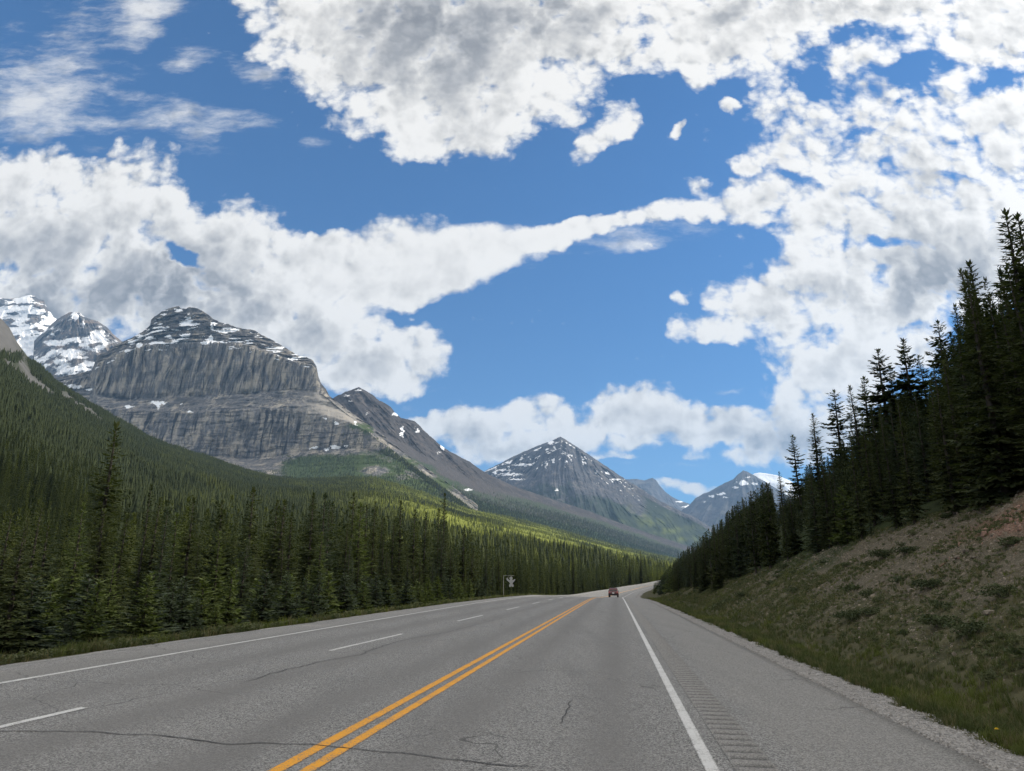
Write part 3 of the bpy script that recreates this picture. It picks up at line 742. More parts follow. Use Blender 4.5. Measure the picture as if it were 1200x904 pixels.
def ridge_mountain():
    A = [(375,490),(390,467),(395,464),(400,462),(406,459),(412,457),(417,455),(421,454),(427,457),(432,460),(438,464),(445,470),(452,473),(457,476),(463,484),(470,490),(475,491),(480,492),(486,494),(490,497),(497,505),(505,512),(515,521),(525,528),(538,535),(550,541),(561,549),(572,556),(605,571),(650,586),(690,599),(718,610),(760,625),(803,639),(850,655)]
    B = [(375,500),(400,490),(430,500),(460,512),(500,535),(550,560),(605,582),(690,606),(760,630),(803,644),(850,658)]
    Cc = [(375,540),(430,540),(480,556),(525,578),(600,600),(690,622),(760,644),(803,655),(850,664)]
    Dd = [(375,590),(460,595),(525,605),(600,622),(700,646),(800,665),(850,672)]
    dA = [(375,5300),(420,5200),(500,5150),(572,5200),(690,5900),(803,6900),(850,7300)]
    dB = [(375,5000),(420,4850),(500,4800),(572,4900),(690,5700),(803,6750),(850,7200)]
    dC = [(375,4200),(460,3900),(525,3900),(600,4300),(690,5000),(803,6200),(850,6900)]
    dD = [(375,3300),(460,3100),(525,3050),(600,3450),(718,4550),(800,5900),(850,6700)]
    PX, PY, D, R = loft([(A, dA), (B, dB), (Cc, dC), (Dd, dD)], 375, 850, 640, [80, 80, 60])
    u, v = ray(PX, PY); X = u * D; Z = CAM_H + v * D
    rocky = (1 - sstep(R, 0.9, 1.5)) * (1 - sstep(PX, 560, 640))
    gul = ridged((X + Z * 0.9) / 190.0, (Z - X * 0.3) / 900.0, 5, 31, 0.55)
    D = D - sstep(R, 0.0, 0.15) * rocky * (gul * 90 + fbm(X / 60, Z / 60, 4, 32) * 30) - (1 - rocky) * fbm((X + Z) / 260, Z / 260, 4, 33) * 60 * sstep(R, 0, 0.3)
    PY = PY + fbm(X / 40, Z / 40, 4, 34) * 1.1 * np.clip(1 - R * 3, 0, 1) * (1 - sstep(PX, 520, 580))
    snow = blob(PX, PY, [(471,506,2,9,.9),(489,505,3,4,.8),(463,486,6,3,.7),(520,525,4,5,.8),(513,531,3,4,.6),(518,523,2,4,.8),(421,457,6,1.6,.7),(405,464,8,2,.6),(430,485,5,4,.5),(411,470,5,1.5,.6),(487,500,5,2,.5),(549,574,6,2,.8),(505,510,3,3,.5)])
    veg = sstep(R + fbm(X / 300, Z / 200, 3, 36) * 0.35, 1.2, 1.65) * 0.95
    veg = np.maximum(veg, sstep(PX, 520, 640) * sstep(R + fbm(X / 300, Z / 200, 3, 37) * 0.3, 0.75, 1.25) * 0.9)
    scree = sstep(R, 0.7, 1.1) * (1 - sstep(R, 1.7, 2.1)) * 0.45
    bright = np.zeros_like(PX)
    m = rock_mat('brown_grey_rock', (0.080, 0.074, 0.075), (0.105, 0.093, 0.088), (0.034, 0.034, 0.038), veg=(0.026, 0.042, 0.016), fine=0.045)
    return mountain('ridge_mountain', PX, PY, D, m, dict(snow=snow, veg=veg, scree=scree, bright=bright), 'brown rocky ridge with a long grey burnt slope running down to the valley, right of the big cliff', 1500)

def pyramid_mountain():
    A = [(550,567),(560,557),(572,550),(579,547),(594,539),(608,532),(620,527),(633,521.5),(645,517.3),(652,514.3),(657,512),(662,514.8),(670,520),(683,528.5),(696,537),(708,545),(720,553),(733,562),(745,569),(755,575),(765,582),(775,588),(788,594),(803,602),(812,605),(820,610),(834,619),(850,632),(880,650)]
    B = [(550,572),(600,552),(640,535),(664,532),(700,556),(735,572),(775,597),(820,618),(850,638),(880,655)]
    Cc = [(550,585),(600,578),(640,570),(680,574),(720,592),(760,610),(800,626),(850,648),(880,660)]
    Dd = [(550,610),(605,612),(690,632),(760,652),(834,668),(880,674)]
    dA = [(550,9300),(656,9000),(735,8900),(834,8800),(880,8900)]
    dB = [(550,9200),(640,8750),(664,8700),(735,8700),(834,8650),(880,8800)]
    dC = [(550,8900),(640,8000),(680,7900),(760,8000),(834,8300),(880,8600)]
    dD = [(550,8400),(640,7200),(690,7000),(760,7000),(834,7500),(880,8200)]
    PX, PY, D, R = loft([(A, dA), (B, dB), (Cc, dC), (Dd, dD)], 550, 880, 560, [70, 90, 70])
    ang = np.arctan2(PX - 656, PY - 478)
    u, v = ray(PX, PY); X = u * D; Z = CAM_H + v * D
    rad = np.hypot(PX - 656, PY - 478) / 100
    gul = ridged(ang * 5.2 + fbm(X / 700, Z / 700, 2, 3) * 0.5, rad * 0.9, 5, 41, 0.55)
    amp = sstep(R, 0.0, 0.25)
    D = D - amp * (gul * 170 + fbm(X / 150, Z / 150, 4, 42) * 50)
    PY = PY + fbm(X / 60, Z / 60, 4, 43) * 0.8 * np.clip(1 - R * 3, 0, 1)
    c = PY - 513 - np.abs(PX - 657) * np.where(PX < 657, 0.43, 0.62)          # pixels below the skyline
    al = np.hypot(PX - 657, PY - 513)
    sk = np.where(PX < 657, c, c * 0.9)
    band = fbm(al / 13.0 + (PX < 657) * 40, sk / 3.4, 4, 45)
    fan = fbm(ang * 13.0, al / 16.0, 4, 44)
    thin = np.clip(1 - sk / 40.0, 0, 1)
    snow = sstep(band, 0.10, 0.30) * (0.15 + 0.62 * thin) + sstep(fan, 0.16, 0.32) * 0.6 * sstep(al, 14, 30) * np.clip(1 - (PY - 545) / 36, 0, 1)
    snow *= np.clip(0.85 + fbm(al / 5.0, sk / 2.0, 3, 49) * 1.1, 0, 1.2) * (1 - sstep(sk, 22, 42)) * sstep(sk, 0.6, 1.6) * np.interp(PX, [560, 600, 650, 700, 760, 800], [1.2, 1.1, 1.0, 1.0, 0.8, 0.2])
    snow = np.maximum(snow, blob(PX, PY, [(722,562,12,1.6,.75),(740,573,9,1.4,.6),(598,556,20,1.8,.8),(612,545,16,1.7,.9),(590,551,12,2,.8),(606,562,14,1.4,.75),(645,519,4,3,.9),(650,525,3,4,.8),(700,553,3,9,.5),(669,534,4,2,.7),(640,545,3,9,.6),(652,575,3,3,.7)]))
    veg = sstep(R + fbm(X / 400, Z / 300, 3, 46) * 0.6, 1.45, 2.2) * np.interp(PX, [560, 700, 760], [0.45, 0.6, 1.0])
    veg = np.maximum(veg, sstep(PX, 735, 775) * sstep(R, 0.4, 0.8) * 0.95)
    bright = blob(PX, PY, [(765,612,16,7,.9),(785,622,22,5,.9),(750,604,8,7,.7),(775,603,12,4,.5),(800,632,22,4,.8),(735,597,6,7,.5),(812,618,14,4,.35),(725,612,14,4,.3)]) * np.clip(0.45 + fbm(X / 120, Z / 120, 4, 47) * 1.3, 0, 1)  # sunlit green of the lower right flank, painted into the colour
    m = rock_mat('dark_blue_grey_rock', (0.10, 0.10, 0.11), (0.145, 0.135, 0.125), (0.035, 0.036, 0.045), strata=0.012, veg=(0.020, 0.027, 0.018), snow=(0.84, 0.85, 0.88), fine=0.03)
    mountain('pyramid_mountain', PX, PY, D, m, dict(snow=snow, veg=veg, scree=np.zeros_like(PX), bright=bright), 'pointed pyramid mountain streaked with snow at the end of the valley', 2500)

def far_mountains():
    m = rock_mat('far_grey_rock', (0.10, 0.10, 0.11), (0.13, 0.125, 0.12), (0.045, 0.046, 0.055), strata=0.008, fine=0.006)
    A = [(700,566),(720,562),(735,562),(745,561.5),(755,563),(760,561.5),(765,560.5),(769,563),(772,568),(780,577),(787,582),(795,586),(806,590),(820,596),(840,604)]
    B = [(700,590),(765,590),(806,605),(840,615)]; Cc = [(700,640),(840,650)]
    PX, PY, D, R = loft([(A, 16500), (B, 15500), (Cc, 13500)], 700, 840, 240, [50, 50])
    u, v = ray(PX, PY); X = u * D; Z = CAM_H + v * D
    D = D - sstep(R, 0, 0.2) * (ridged(X / 600, Z / 2200, 5, 51) * 260 + fbm(X / 250, Z / 250, 3, 52) * 80)
    PY = PY + fbm(X / 90, Z / 90, 3, 53) * 0.6 * np.clip(1 - R * 3, 0, 1)
    snow = blob(PX, PY, [(797,588,8,1.6,.8),(808,594,12,2,.9)]); z0 = np.zeros_like(PX)
    mountain('far_ridge', PX, PY, D, m, dict(snow=snow, veg=z0 + 0.2 * sstep(R, 0.6, 1.5), scree=z0, bright=z0), 'small blue hazy ridge with a rounded knob, just right of the pyramid mountain', 3000, 'ridge')
    A = [(780,612),(795,601),(808,592),(815,584),(825,578.5),(832,576),(842,570),(850,566),(859,562),(865,556),(871,551.5),(876,553),(885,558),(892,562),(899,566),(915,576),(940,590),(980,610)]
    B = [(780,618),(815,600),(871,575),(899,582),(940,602),(980,620)]; Cc = [(780,650),(850,640),(900,640),(980,650)]
    PX, PY, D, R = loft([(A, 13500), (B, 12800), (Cc, 11000)], 780, 980, 300, [60, 60])
    u, v = ray(PX, PY); X = u * D; Z = CAM_H + v * D
    ang = np.arctan2(PX - 871, PY - 520)
    gul = ridged(ang * 6, np.hypot(PX - 871, PY - 520) / 90, 5, 61)
    D = D - sstep(R, 0, 0.2) * (gul * 260 + fbm(X / 220, Z / 220, 3, 62) * 70)
    PY = PY + fbm(X / 80, Z / 80, 3, 63) * 0.7 * np.clip(1 - R * 3, 0, 1)
    snow = np.maximum(blob(PX, PY, [(871,566,7,4,.95),(862,571,6,1.5,.8),(845,579,8,1.8,.85),(835,582,8,2,.6),(850,583,7,1.2,.8),(878,560,5,2,.6),(884,567,7,2,.7),(828,588,10,2,.5),(858,590,12,1.5,.4),(820,592,8,2,.4)]), sstep(-gul, -0.1, 0.25) * 0.6 * (1 - sstep(R, 0.6, 1.2)))
    z0 = np.zeros_like(PX)
    mountain('far_peak', PX, PY, D, m, dict(snow=snow, veg=z0 + 0.4 * sstep(R, 0.9, 1.6), scree=z0, bright=z0), 'distant blue snow-dusted peak showing above the right roadside trees', 2500, 'mountain')
    A = [(860,575),(875,562),(884,555),(890,554),(898,555),(910,557),(925,563),(950,580)]
    PX, PY, D, R = loft([(A, 18500), ([(860, 600), (950, 600)], 17500)], 860, 950, 120, [40])
    z0 = np.zeros_like(PX)
    D = D - sstep(R, 0, 0.2) * ridged(ray(PX, PY)[0] * D / 700, PY / 30, 4, 71) * 200
    mountain('snowfield_peak', PX, PY, D, m, dict(snow=z0 + 0.85, veg=z0, scree=z0, bright=z0), 'white snow shoulder peeping out behind the distant blue peak', 2000, 'mountain')

def snow_mountains():
    m = rock_mat('dark_banded_rock', (0.13, 0.127, 0.127), (0.24, 0.18, 0.135), (0.045, 0.046, 0.055), strata=0.012, snow=(0.88, 0.89, 0.92), fine=0.022)
    A = [(-140,390),(-60,365),(-20,352),(0,349.5),(12,350.5),(22,349.5),(27,347.5),(36,346),(41,347.5),(46,351),(52,352.5),(54,359),(58,364),(62,371),(67,375),(80,385),(110,400)]
    B = [(-140,420),(0,395),(40,392),(70,398),(110,415)]; Cc = [(-140,470),(110,470)]
    PX, PY, D, R = loft([(A, 9600), (B, 9000), (Cc, 8400)], -140, 110, 380, [80, 60])
    u, v = ray(PX, PY); X = u * D; Z = CAM_H + v * D
    D = D - sstep(R, 0, 0.2) * (fbm(X / 240, Z / 160, 5, 81) * 120 + ridged((X + Z * 0.7) / 420, (Z - X * 0.4) / 1200, 5, 82) * 190)
    PY = PY + fbm(X / 60, Z / 60, 3, 83) * 0.7 * np.clip(1 - R * 3, 0, 1)
    band = fbm((X - Z * 0.5) / 340, (Z + X * 0.22) / 170, 5, 84, 0.55)
    snow = np.clip(0.95 - 1.0 * sstep(band, 0.05, 0.26), 0, 1)
    snow = np.minimum(snow, 1 - blob(PX, PY, [(44,353,9,2,1.),(30,357,22,1.6,1.),(15,368,8,2,1.),(3,353,5,4,1.),(55,365,4,6,.8),(35,378,12,3,.7)]))
    z0 = np.zeros_like(PX)
    mountain('snow_mountain', PX, PY, D, m, dict(snow=snow, veg=z0, scree=z0, bright=z0), 'snow-covered mountain with a thin dark rock band, far left edge behind the grey dome', 2000)
    A = [(40,400),(55,385),(67,374),(74,370),(80,367),(84,366),(89,365.5),(95,368),(100,372),(106,374),(115,377),(121,381),(127,385),(132,391),(136,395),(143,400),(150,408),(170,425)]
    B = [(40,425),(70,405),(90,398),(120,402),(145,412),(170,430)]; Cc = [(40,470),(170,470)]
    PX, PY, D, R = loft([(A, 7900), (B, 7500), (Cc, 6800)], 40, 170, 320, [80, 80])
    u, v = ray(PX, PY); X = u * D; Z = CAM_H + v * D
    an = np.arctan2(PX - 89, PY - 352)
    D = D - sstep(R, 0, 0.2) * (fbm(X / 160, Z / 140, 5, 91) * 80 + ridged(an * 3.6, np.hypot(PX - 89, PY - 352) / 70, 5, 92) * 170)
    PY = PY + fbm(X / 45, Z / 45, 3, 93) * 0.8 * np.clip(1 - R * 3, 0, 1)
    band = fbm((X + Z * 0.3) / 240, (Z - X * 0.12) / 150, 5, 94, 0.55)
    snow = np.clip(0.30 + band * 1.0 + 0.22 * sstep(R, 0.7, 1.1), 0, 1)
    snow = np.maximum(snow, blob(PX, PY, [(88,371,6,6,1.),(115,393,14,8,.95),(97,380,2,9,.8),(66,402,20,5,.9),(80,412,26,4,.8),(95,419,12,2,.9),(62,392,6,6,.6),(104,426,8,3,.9),(96,433,16,2.5,.9),(70,424,12,4,.9)]))
    snow = np.minimum(snow, 1 - blob(PX, PY, [(82,383,14,8,1.),(108,379,9,4,1.),(124,390,5,5,.7),(75,376,8,4,.7),(95,395,5,5,.6),(130,398,6,6,.7)]))
    z0 = np.zeros_like(PX)
    scree = blob(PX, PY, [(112,414,25,5,.8),(85,424,20,4,.8),(125,405,14,5,.7)])
    mountain('snow_peak', PX, PY, D, m, dict(snow=snow, veg=z0, scree=scree, bright=z0), 'small dark peak with white snowfields and brown ledges, beside the big cliff', 1500)
V_CLIFF = cliff_mountain()
V_RIDGE = ridge_mountain()
pyramid_mountain()
far_mountains()
snow_mountains()

# ------------------------------------------------------------------ air
def build_haze():
    X0, X1, Y0, Y1, Z0, Z1 = -27000, 27000, -27000, 27000, -900, 4200
    V = [(x, y, z) for z in (Z0, Z1) for y in (Y0, Y1) for x in (X0, X1)]
    F = np.array([(0, 2, 3, 1), (4, 5, 7, 6), (0, 1, 5, 4), (2, 6, 7, 3), (0, 4, 6, 2), (1, 3, 7, 5)])
    m = bpy.data.materials.new('air'); m.use_nodes = True; nt = NT(m.node_tree); m.node_tree.nodes.clear()
    out = nt.node('ShaderNodeOutputMaterial'); v = nt.node('ShaderNodeVolumePrincipled')
    v.inputs['Color'].default_value = (0.34, 0.60, 1.0, 1); v.inputs['Density'].default_value = HAZE
    v.inputs['Anisotropy'].default_value = 0.1
    nt.l.new(v.outputs[0], out.inputs['Volume'])
    o = obj('haze', mesh_data('haze', np.array(V, float), F, m)); tag(o, kind='stuff')
HAZE = 3.0e-5
build_haze()
# ------------------------------------------------------------------ conifers
def conifer(seed, H, R, whorl, nb, lo=0.06, gap=0.0, shape=0.85, droop=0.35, spray=1.0, step=0.085, wsp=0.21, ragged=0.25, dead=0.0):
    """needle crown of a spruce or pine: whorls of boughs, each bough a drooping rib with paired sprays of needles"""
    rg = np.random.RandomState(seed)
    V, F = [], []
    nv = 0
    h = lo * H
    lean = rg.uniform(0, 6.28)
    sect = rg.uniform(0.75, 1.15, 16)
    while h < H * 0.985:
        f = h / H
        top = 1 - f
        env = R * (top ** shape) * (0.55 + 0.45 * min(1, (f - lo) / 0.12 + 0.35)) + 0.06
        env *= 1 + ragged * (rg.rand() - 0.5) * 1.4
        n = max(3, int(round(nb * (0.55 + 0.45 * top) + rg.uniform(-1, 1))))
        a0 = rg.uniform(0, 6.28)
        for k in range(n):
            if rg.rand() < gap * (1.15 - 0.6 * f): continue
            a = a0 + k * 2 * math.pi / n + rg.uniform(-0.3, 0.3)
            L = env * rg.uniform(0.62, 1.12) * sect[int(a / 0.3927) % 16]
            if L < 0.05: continue
            up = np.interp(f, [0, 0.5, 0.85, 1], [-droop, -droop * 0.55, 0.25, 0.8]) + rg.uniform(-0.13, 0.13)
            hh = h + rg.uniform(-0.5, 0.5) * whorl
            m = max(2, int(L / step))
            ff = np.linspace(0.12, 1.0, m + 1)
            ca, sa = math.cos(a), math.sin(a)
            r = ff * L * math.cos(up * 0.6)
            z = hh + L * (math.sin(up) * ff - 0.20 * ff * (1 - ff) + 0.10 * ff ** 3)
            cx, cy = ca * r, sa * r
            # sprays left and right of the rib, one at the tip
            for side in (-1, 1):
                idx = np.arange(m + 1)
                idx = idx[rg.rand(m + 1) > gap * 0.4]
                fl = ff[idx]
                l = (L * 0.36 * (1.05 - fl * 0.75) + 0.06) * rg.uniform(0.7, 1.25, len(idx)) * spray
                ang = a + side * rg.uniform(0.55, 1.15, len(idx))
                dz = rg.uniform(-0.40, 0.12, len(idx)) * l - droop * 0.25 * l
                bx, by, bz = cx[idx], cy[idx], z[idx]
                ux, uy = np.cos(ang), np.sin(ang)
                tx, ty, tz = bx + ux * l, by + uy * l, bz + dz
                w = l * wsp * rg.uniform(0.7, 1.2, len(idx))
                roll = rg.uniform(-0.9, 0.9, len(idx))
                wx, wy, wz = -uy * np.cos(roll) * w, ux * np.cos(roll) * w, np.sin(roll) * w
                mx, my, mz = bx + ux * l * 0.45, by + uy * l * 0.45, bz + dz * 0.3
                q = np.stack([np.stack([bx, by, bz], -1), np.stack([mx + wx, my + wy, mz + wz - 0.1 * l], -1), np.stack([tx, ty, tz], -1), np.stack([mx - wx, my - wy, mz - wz - 0.1 * l], -1)], 1)
                V.append(q.reshape(-1, 3)); nq = len(idx)
                F.append(np.arange(nq * 4).reshape(-1, 4) + nv); nv += nq * 4
            l = 0.14 + 0.12 * L
            b = np.array([cx[-1], cy[-1], z[-1]]); u = np.array([ca, sa, up * 0.5 + 0.15]); sd = np.array([-sa, ca, rg.uniform(-0.5, 0.5)])
            V.append(np.array([b - u * l, b + sd * l * 0.28, b + u * l, b - sd * l * 0.28])); F.append(np.arange(4).reshape(1, 4) + nv); nv += 4
        h += whorl * rg.uniform(0.75, 1.2) * (0.55 + 0.45 * top)
    # leader
    for k in range(5):
        a = k * 1.25; b = np.array([0, 0, H * 0.965 + k * 0.005 * H]); u = np.array([math.cos(a) * 0.35, math.sin(a) * 0.35, 1.0]); l = 0.035 * H * (1.2 - 0.12 * k)
        sd = np.array([-math.sin(a), math.cos(a), 0])
        V.append(np.array([b, b + u * l * 0.5 + sd * l * 0.16, b + u * l, b + u * l * 0.5 - sd * l * 0.16])); F.append(np.arange(4).reshape(1, 4) + nv); nv += 4
    return np.concatenate(V), np.concatenate(F)
def trunk_mesh(name, H, r0, seed, mat):
    rg = np.random.RandomState(seed); n = 9; k = 8
    z = np.linspace(-0.6, H * 0.985, n); rr = r0 * (1 - np.clip(z / H, 0, 1)) ** 0.85 + 0.008
    rr[0] *= 1.25
    ox = np.cumsum(rg.uniform(-1, 1, n)) * H * 0.003; oy = np.cumsum(rg.uniform(-1, 1, n)) * H * 0.003
    ox -= np.linspace(ox[0], ox[-1], n); oy -= np.linspace(oy[0], oy[-1], n)
    a = np.arange(k) * 2 * math.pi / k
    V = np.stack([rr[:, None] * np.cos(a) + ox[:, None], rr[:, None] * np.sin(a) + oy[:, None], np.repeat(z[:, None], k, 1)], -1)
    i = np.arange(n * k).reshape(n, k)
    F = np.stack([i[:-1], np.roll(i, -1, 1)[:-1], np.roll(i, -1, 1)[1:], i[1:]], -1).reshape(-1, 4)
    V = list(V.reshape(-1, 3)); F = [F]; T = []
    # dead lower twigs
    for q in range(14):
        zz = rg.uniform(0.05, 0.5) * H; aa = rg.uniform(0, 6.28); l = rg.uniform(0.3, 0.8); rb = np.interp(zz, z, rr)
        b = len(V); d = np.array([math.cos(aa), math.sin(aa), rg.uniform(-0.35, 0.1)]); sd = np.array([-math.sin(aa), math.cos(aa), 0]) * 0.012
        p0 = np.array([0, 0, zz]) + d * rb * 0.6
        V += [p0 - sd, p0 + sd, p0 + d * l]; V += [p0 + [0, 0, 0.02], p0 - [0, 0, 0.02]]
        T += [(b, b + 1, b + 2), (b + 3, b + 4, b + 2)]
    return mesh_data(name, np.array(V), F + [np.array(T)], mat, True)

M_BARK, _nt, _b, _o = new_mat('conifer_bark')
_p = _nt.node('ShaderNodeTexCoord').outputs['Object']
_n = _nt.noise(_nt.mapping(_p, scale=(6, 6, 1.2)), 4.0, 5, 0.65)
_nt.put(_b.inputs['Base Color'], _nt.mix(_n, (0.03, 0.026, 0.022), (0.09, 0.076, 0.064))); bump(_nt, _b, _n, 0.6, 0.02)
M_SPRUCE = leaf_mat('spruce_needles', (0.028, 0.038, 0.018), (0.078, 0.090, 0.036))
M_BLUE = leaf_mat('bluish_spruce_needles', (0.030, 0.042, 0.028), (0.070, 0.088, 0.052))
M_PINE = leaf_mat('pine_needles', (0.026, 0.036, 0.016), (0.066, 0.078, 0.030))
M_YOUNG = leaf_mat('young_conifer_needles', (0.065, 0.085, 0.030), (0.115, 0.140, 0.048))
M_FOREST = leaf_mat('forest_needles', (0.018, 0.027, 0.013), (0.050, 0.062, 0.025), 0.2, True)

class Kind: pale = False
def kind(name, crown_args, H, r0, mat, seed):
    k = Kind(); k.name = name; k.H = H
    V, F = conifer(seed, H, **crown_args)
    k.crown = mesh_data('crown', V, F, mat); k.trunk = trunk_mesh('trunk', H, r0, seed, M_BARK)
    k.R = crown_args['R']
    return k
SPR = [kind('spruce_tree', dict(R=1.55, whorl=0.30, nb=8, lo=0.03, droop=0.42, shape=0.82), 11.0, 0.16, M_SPRUCE, 1),
       kind('spruce_tree', dict(R=1.25, whorl=0.27, nb=8, lo=0.05, droop=0.5, shape=0.72, ragged=0.45), 12.0, 0.15, M_SPRUCE, 2),
       kind('spruce_tree', dict(R=1.8, whorl=0.32, nb=9, lo=0.02, droop=0.38, shape=0.9, ragged=0.35), 10.0, 0.17, M_SPRUCE, 3),
       kind('spruce_tree', dict(R=1.4, whorl=0.29, nb=8, lo=0.03, droop=0.30, shape=0.8, gap=0.08), 10.5, 0.15, M_BLUE, 4)]
PALE = kind('spruce_tree', dict(R=1.45, whorl=0.29, nb=8, lo=0.03, droop=0.36, shape=0.82, ragged=0.35), 10.5, 0.15, M_YOUNG, 5); PALE.pale = True
FIR = [kind('fir_tree', dict(R=0.85, whorl=0.24, nb=8, lo=0.03, droop=0.45, shape=0.62, ragged=0.35), 12.0, 0.13, M_SPRUCE, 11),
       kind('fir_tree', dict(R=0.70, whorl=0.24, nb=7, lo=0.05, droop=0.55, shape=0.5, ragged=0.55, gap=0.06), 13.0, 0.13, M_SPRUCE, 12)]
PIN = [kind('pine_tree', dict(R=1.35, whorl=0.40, nb=7, lo=0.12, gap=0.24, droop=0.05, shape=0.55, ragged=0.7, spray=1.1, wsp=0.36), 12.0, 0.15, M_PINE, 21),
       kind('pine_tree', dict(R=1.15, whorl=0.42, nb=6, lo=0.18, gap=0.32, droop=-0.05, shape=0.5, ragged=0.8, spray=1.15, wsp=0.38), 12.5, 0.14, M_PINE, 22),
       kind('pine_tree', dict(R=1.6, whorl=0.36, nb=7, lo=0.06, gap=0.16, droop=0.12, shape=0.65, ragged=0.6, spray=1.1, wsp=0.36), 11.0, 0.17, M_PINE, 23)]
YNG = [kind('young_spruce', dict(R=0.75, whorl=0.17, nb=8, lo=0.03, droop=0.15, shape=0.9, step=0.08, wsp=0.34), 2.6, 0.045, M_YOUNG, 31),
       kind('young_spruce', dict(R=0.95, whorl=0.19, nb=9, lo=0.02, droop=0.25, shape=0.95, step=0.08, wsp=0.34), 3.0, 0.055, M_BLUE, 32)]

TREES = []
def plant(k, x, y, h, label, group, rg, wide=1.0):
    z = float(ground_xy(x, y))
    sc = h / k.H
    t = empty(k.name, (x, y, z - 0.05), rg.uniform(0, 6.28)); t.scale = (sc * wide, sc * wide, sc)
    t.rotation_euler = (rg.uniform(-0.025, 0.025), rg.uniform(-0.025, 0.025), rg.uniform(0, 6.28))
    obj('crown', k.crown, t); obj('trunk', k.trunk, t)
    tag(t, label, {'spruce_tree': 'spruce', 'fir_tree': 'fir', 'pine_tree': 'pine', 'young_spruce': 'young spruce'}[k.name], group)
    TREES.append((x, y, h)); return t

rgT = np.random.RandomState(7)
PLACED = []                       # x, y, radius of everything planted singly
def free(x, y, r):
    for (a, b, c) in PLACED:
        if (a - x) ** 2 + (b - y) ** 2 < (r + c) ** 2: return False
    return True
# landmark trees whose tips stand out in the photograph: tip pixel, kind, height, label
def by_tip(px, py, h, y0=12, y1=700):
    u, v = ray(px, py); u = float(u); v = float(v)
    ys = np.geomspace(y0, y1, 2500)
    hh = CAM_H + v * ys - ground_xy(u * ys, ys)
    k = np.argmin(np.abs(hh - h)) if np.ndim(h) == 0 else 0
    s_, t_ = ST(u * ys, ys)
    clear = np.where(px < 757, t_left(s_) - 4.0 - t_, t_ - 6.6) > 0
    ok = np.where((hh >= h) & clear)[0]
    if len(ok): k = ok[0]
    return u * ys[k], ys[k], float(min(hh[k], 23.0))
LEFT_MARK = [
 (140,494,14.5,SPR[1],'tallest spruce at the left with its black tip high above the roadside forest'),
 (178,567,9.5,FIR[1],'thin dark spire showing above the forest right of the tallest left spruce'),
 (521,578,14.0,FIR[1],'tall narrow fir spire, the higher of the twin spires halfway along the left forest'),
 (514,596,12.5,FIR[0],'lower dark fir of the twin spires halfway along the left forest'),
 (446,604,12.0,SPR[1],'dark full spruce standing left of the twin fir spires'),
 (671,643,13.0,FIR[0],'slender dark fir poking above the far left tree line near the red car'),
 (750,646,12.5,SPR[1],'dark broad spruce at the far right end of the left tree line by the bend'),
 (737,655,11.5,SPR[0],'shorter spruce beside the broad dark one at the bend'),
 (335,585,12.0,SPR[3],'tall pale green conifer in the middle of the left forest opposite the long lane dash'),
 (262,600,10.0,SPR[0],'dark spruce rising above its neighbours in the left forest between tallest spruce and twin spires'),
 (392,588,12.0,SPR[2],'bushy tall spruce in the left forest behind the second lane dash'),
 (60,610,7.5,SPR[2],'broad dark spruce near the left picture edge beside the shoulder'),
 (96,628,6.0,SPR[3],'dense bluish spruce with boughs to the ground at the left verge'),
 (15,600,8.0,SPR[0],'full spruce at the extreme left picture edge'),
 (205,640,5.5,SPR[2],'dark conical spruce close to the left verge under the tallest spruce'),
 (300,640,6.5,SPR[2],'wide dark spruce at the left verge with low grass on both sides'),
]
for px, py, h, k, lab in LEFT_MARK:
    x, y, hh = by_tip(px, py, h)
    plant(k, x, y, hh, lab, None, rgT, 1.3 if k in SPR else 1.1); PLACED.append((x, y, 1.1))
RIGHT_MARK = [
 (1173,250,11.0,SPR[1],'tallest conifer at the right picture edge, its forked tip reaching into the clouds'),
 (1187,253,11.5,SPR[0],'tall spruce just right of the tallest tip at the right picture edge'),
 (1136,307,11.0,SPR[1],'narrow spruce with a sharp tip, next left of the tallest right conifer'),
 (1118,356,11.5,SPR[1],'thin ragged spruce between two thicker conifers on the right bank'),
 (1096,376,11.0,PIN[0],'open-crowned pine with a crooked top on the right bank'),
 (1107,398,9.5,SPR[0],'dense dark spruce below the open-crowned pine on the right bank'),
 (1055,397,11.0,PIN[2],'pine with a tall bushy top standing alone above the right tree line'),
 (1078,416,10.5,PIN[0],'shorter pine tucked right of the lone bushy-topped pine'),
 (1025,410,11.5,PIN[2],'broad pointed pine with sky showing through its twigs on the right bank'),
 (1040,429,10.5,PIN[1],'sparse pine right behind the broad pointed one'),
 (1009,441,10.5,PIN[0],'small-topped pine left of the broad pointed pine'),
 (997,451,10.0,SPR[3],'slim conifer showing its tip between two pines on the right'),
 (975,457,11.5,PIN[0],'see-through pine with a thin bare trunk, third tip from the left of the right row'),
 (950,484,11.0,SPR[0],'dense dark cone-shaped spruce on the right, the second tip from the left of the row'),
 (930,509,10.5,PIN[0],'leftmost tall pine tip of the right row against the cloud'),
 (913,553,8.5,SPR[0],'low dark spruce at the foot of the right row of tall tips'),
 (893,566,9.0,PIN[2],'pine crown rising from the dark wood below the distant snowy peak'),
 (868,583,10.0,SPR[1],'spruce tip just under the distant blue peak'),
 (850,602,10.0,FIR[0],'narrow fir tip on the right slope left of the distant peak foot'),
 (835,614,10.0,SPR[1],'dark spruce on the right slope where the pyramid mountain foot disappears'),
 (820,629,10.0,FIR[0],'slim fir near the lower end of the right wood'),
 (806,640,10.5,SPR[0],'dark spruce near the lower end of the right wood beside the road'),
 (795,646,10.5,FIR[1],'thin fir spire near the end of the right wood'),
 (785,660,9.5,SPR[1],'last but one spruce of the right wood by the road bend'),
 (778,668,9.0,FIR[0],'last small fir of the right wood, beside the bend of the road'),
]
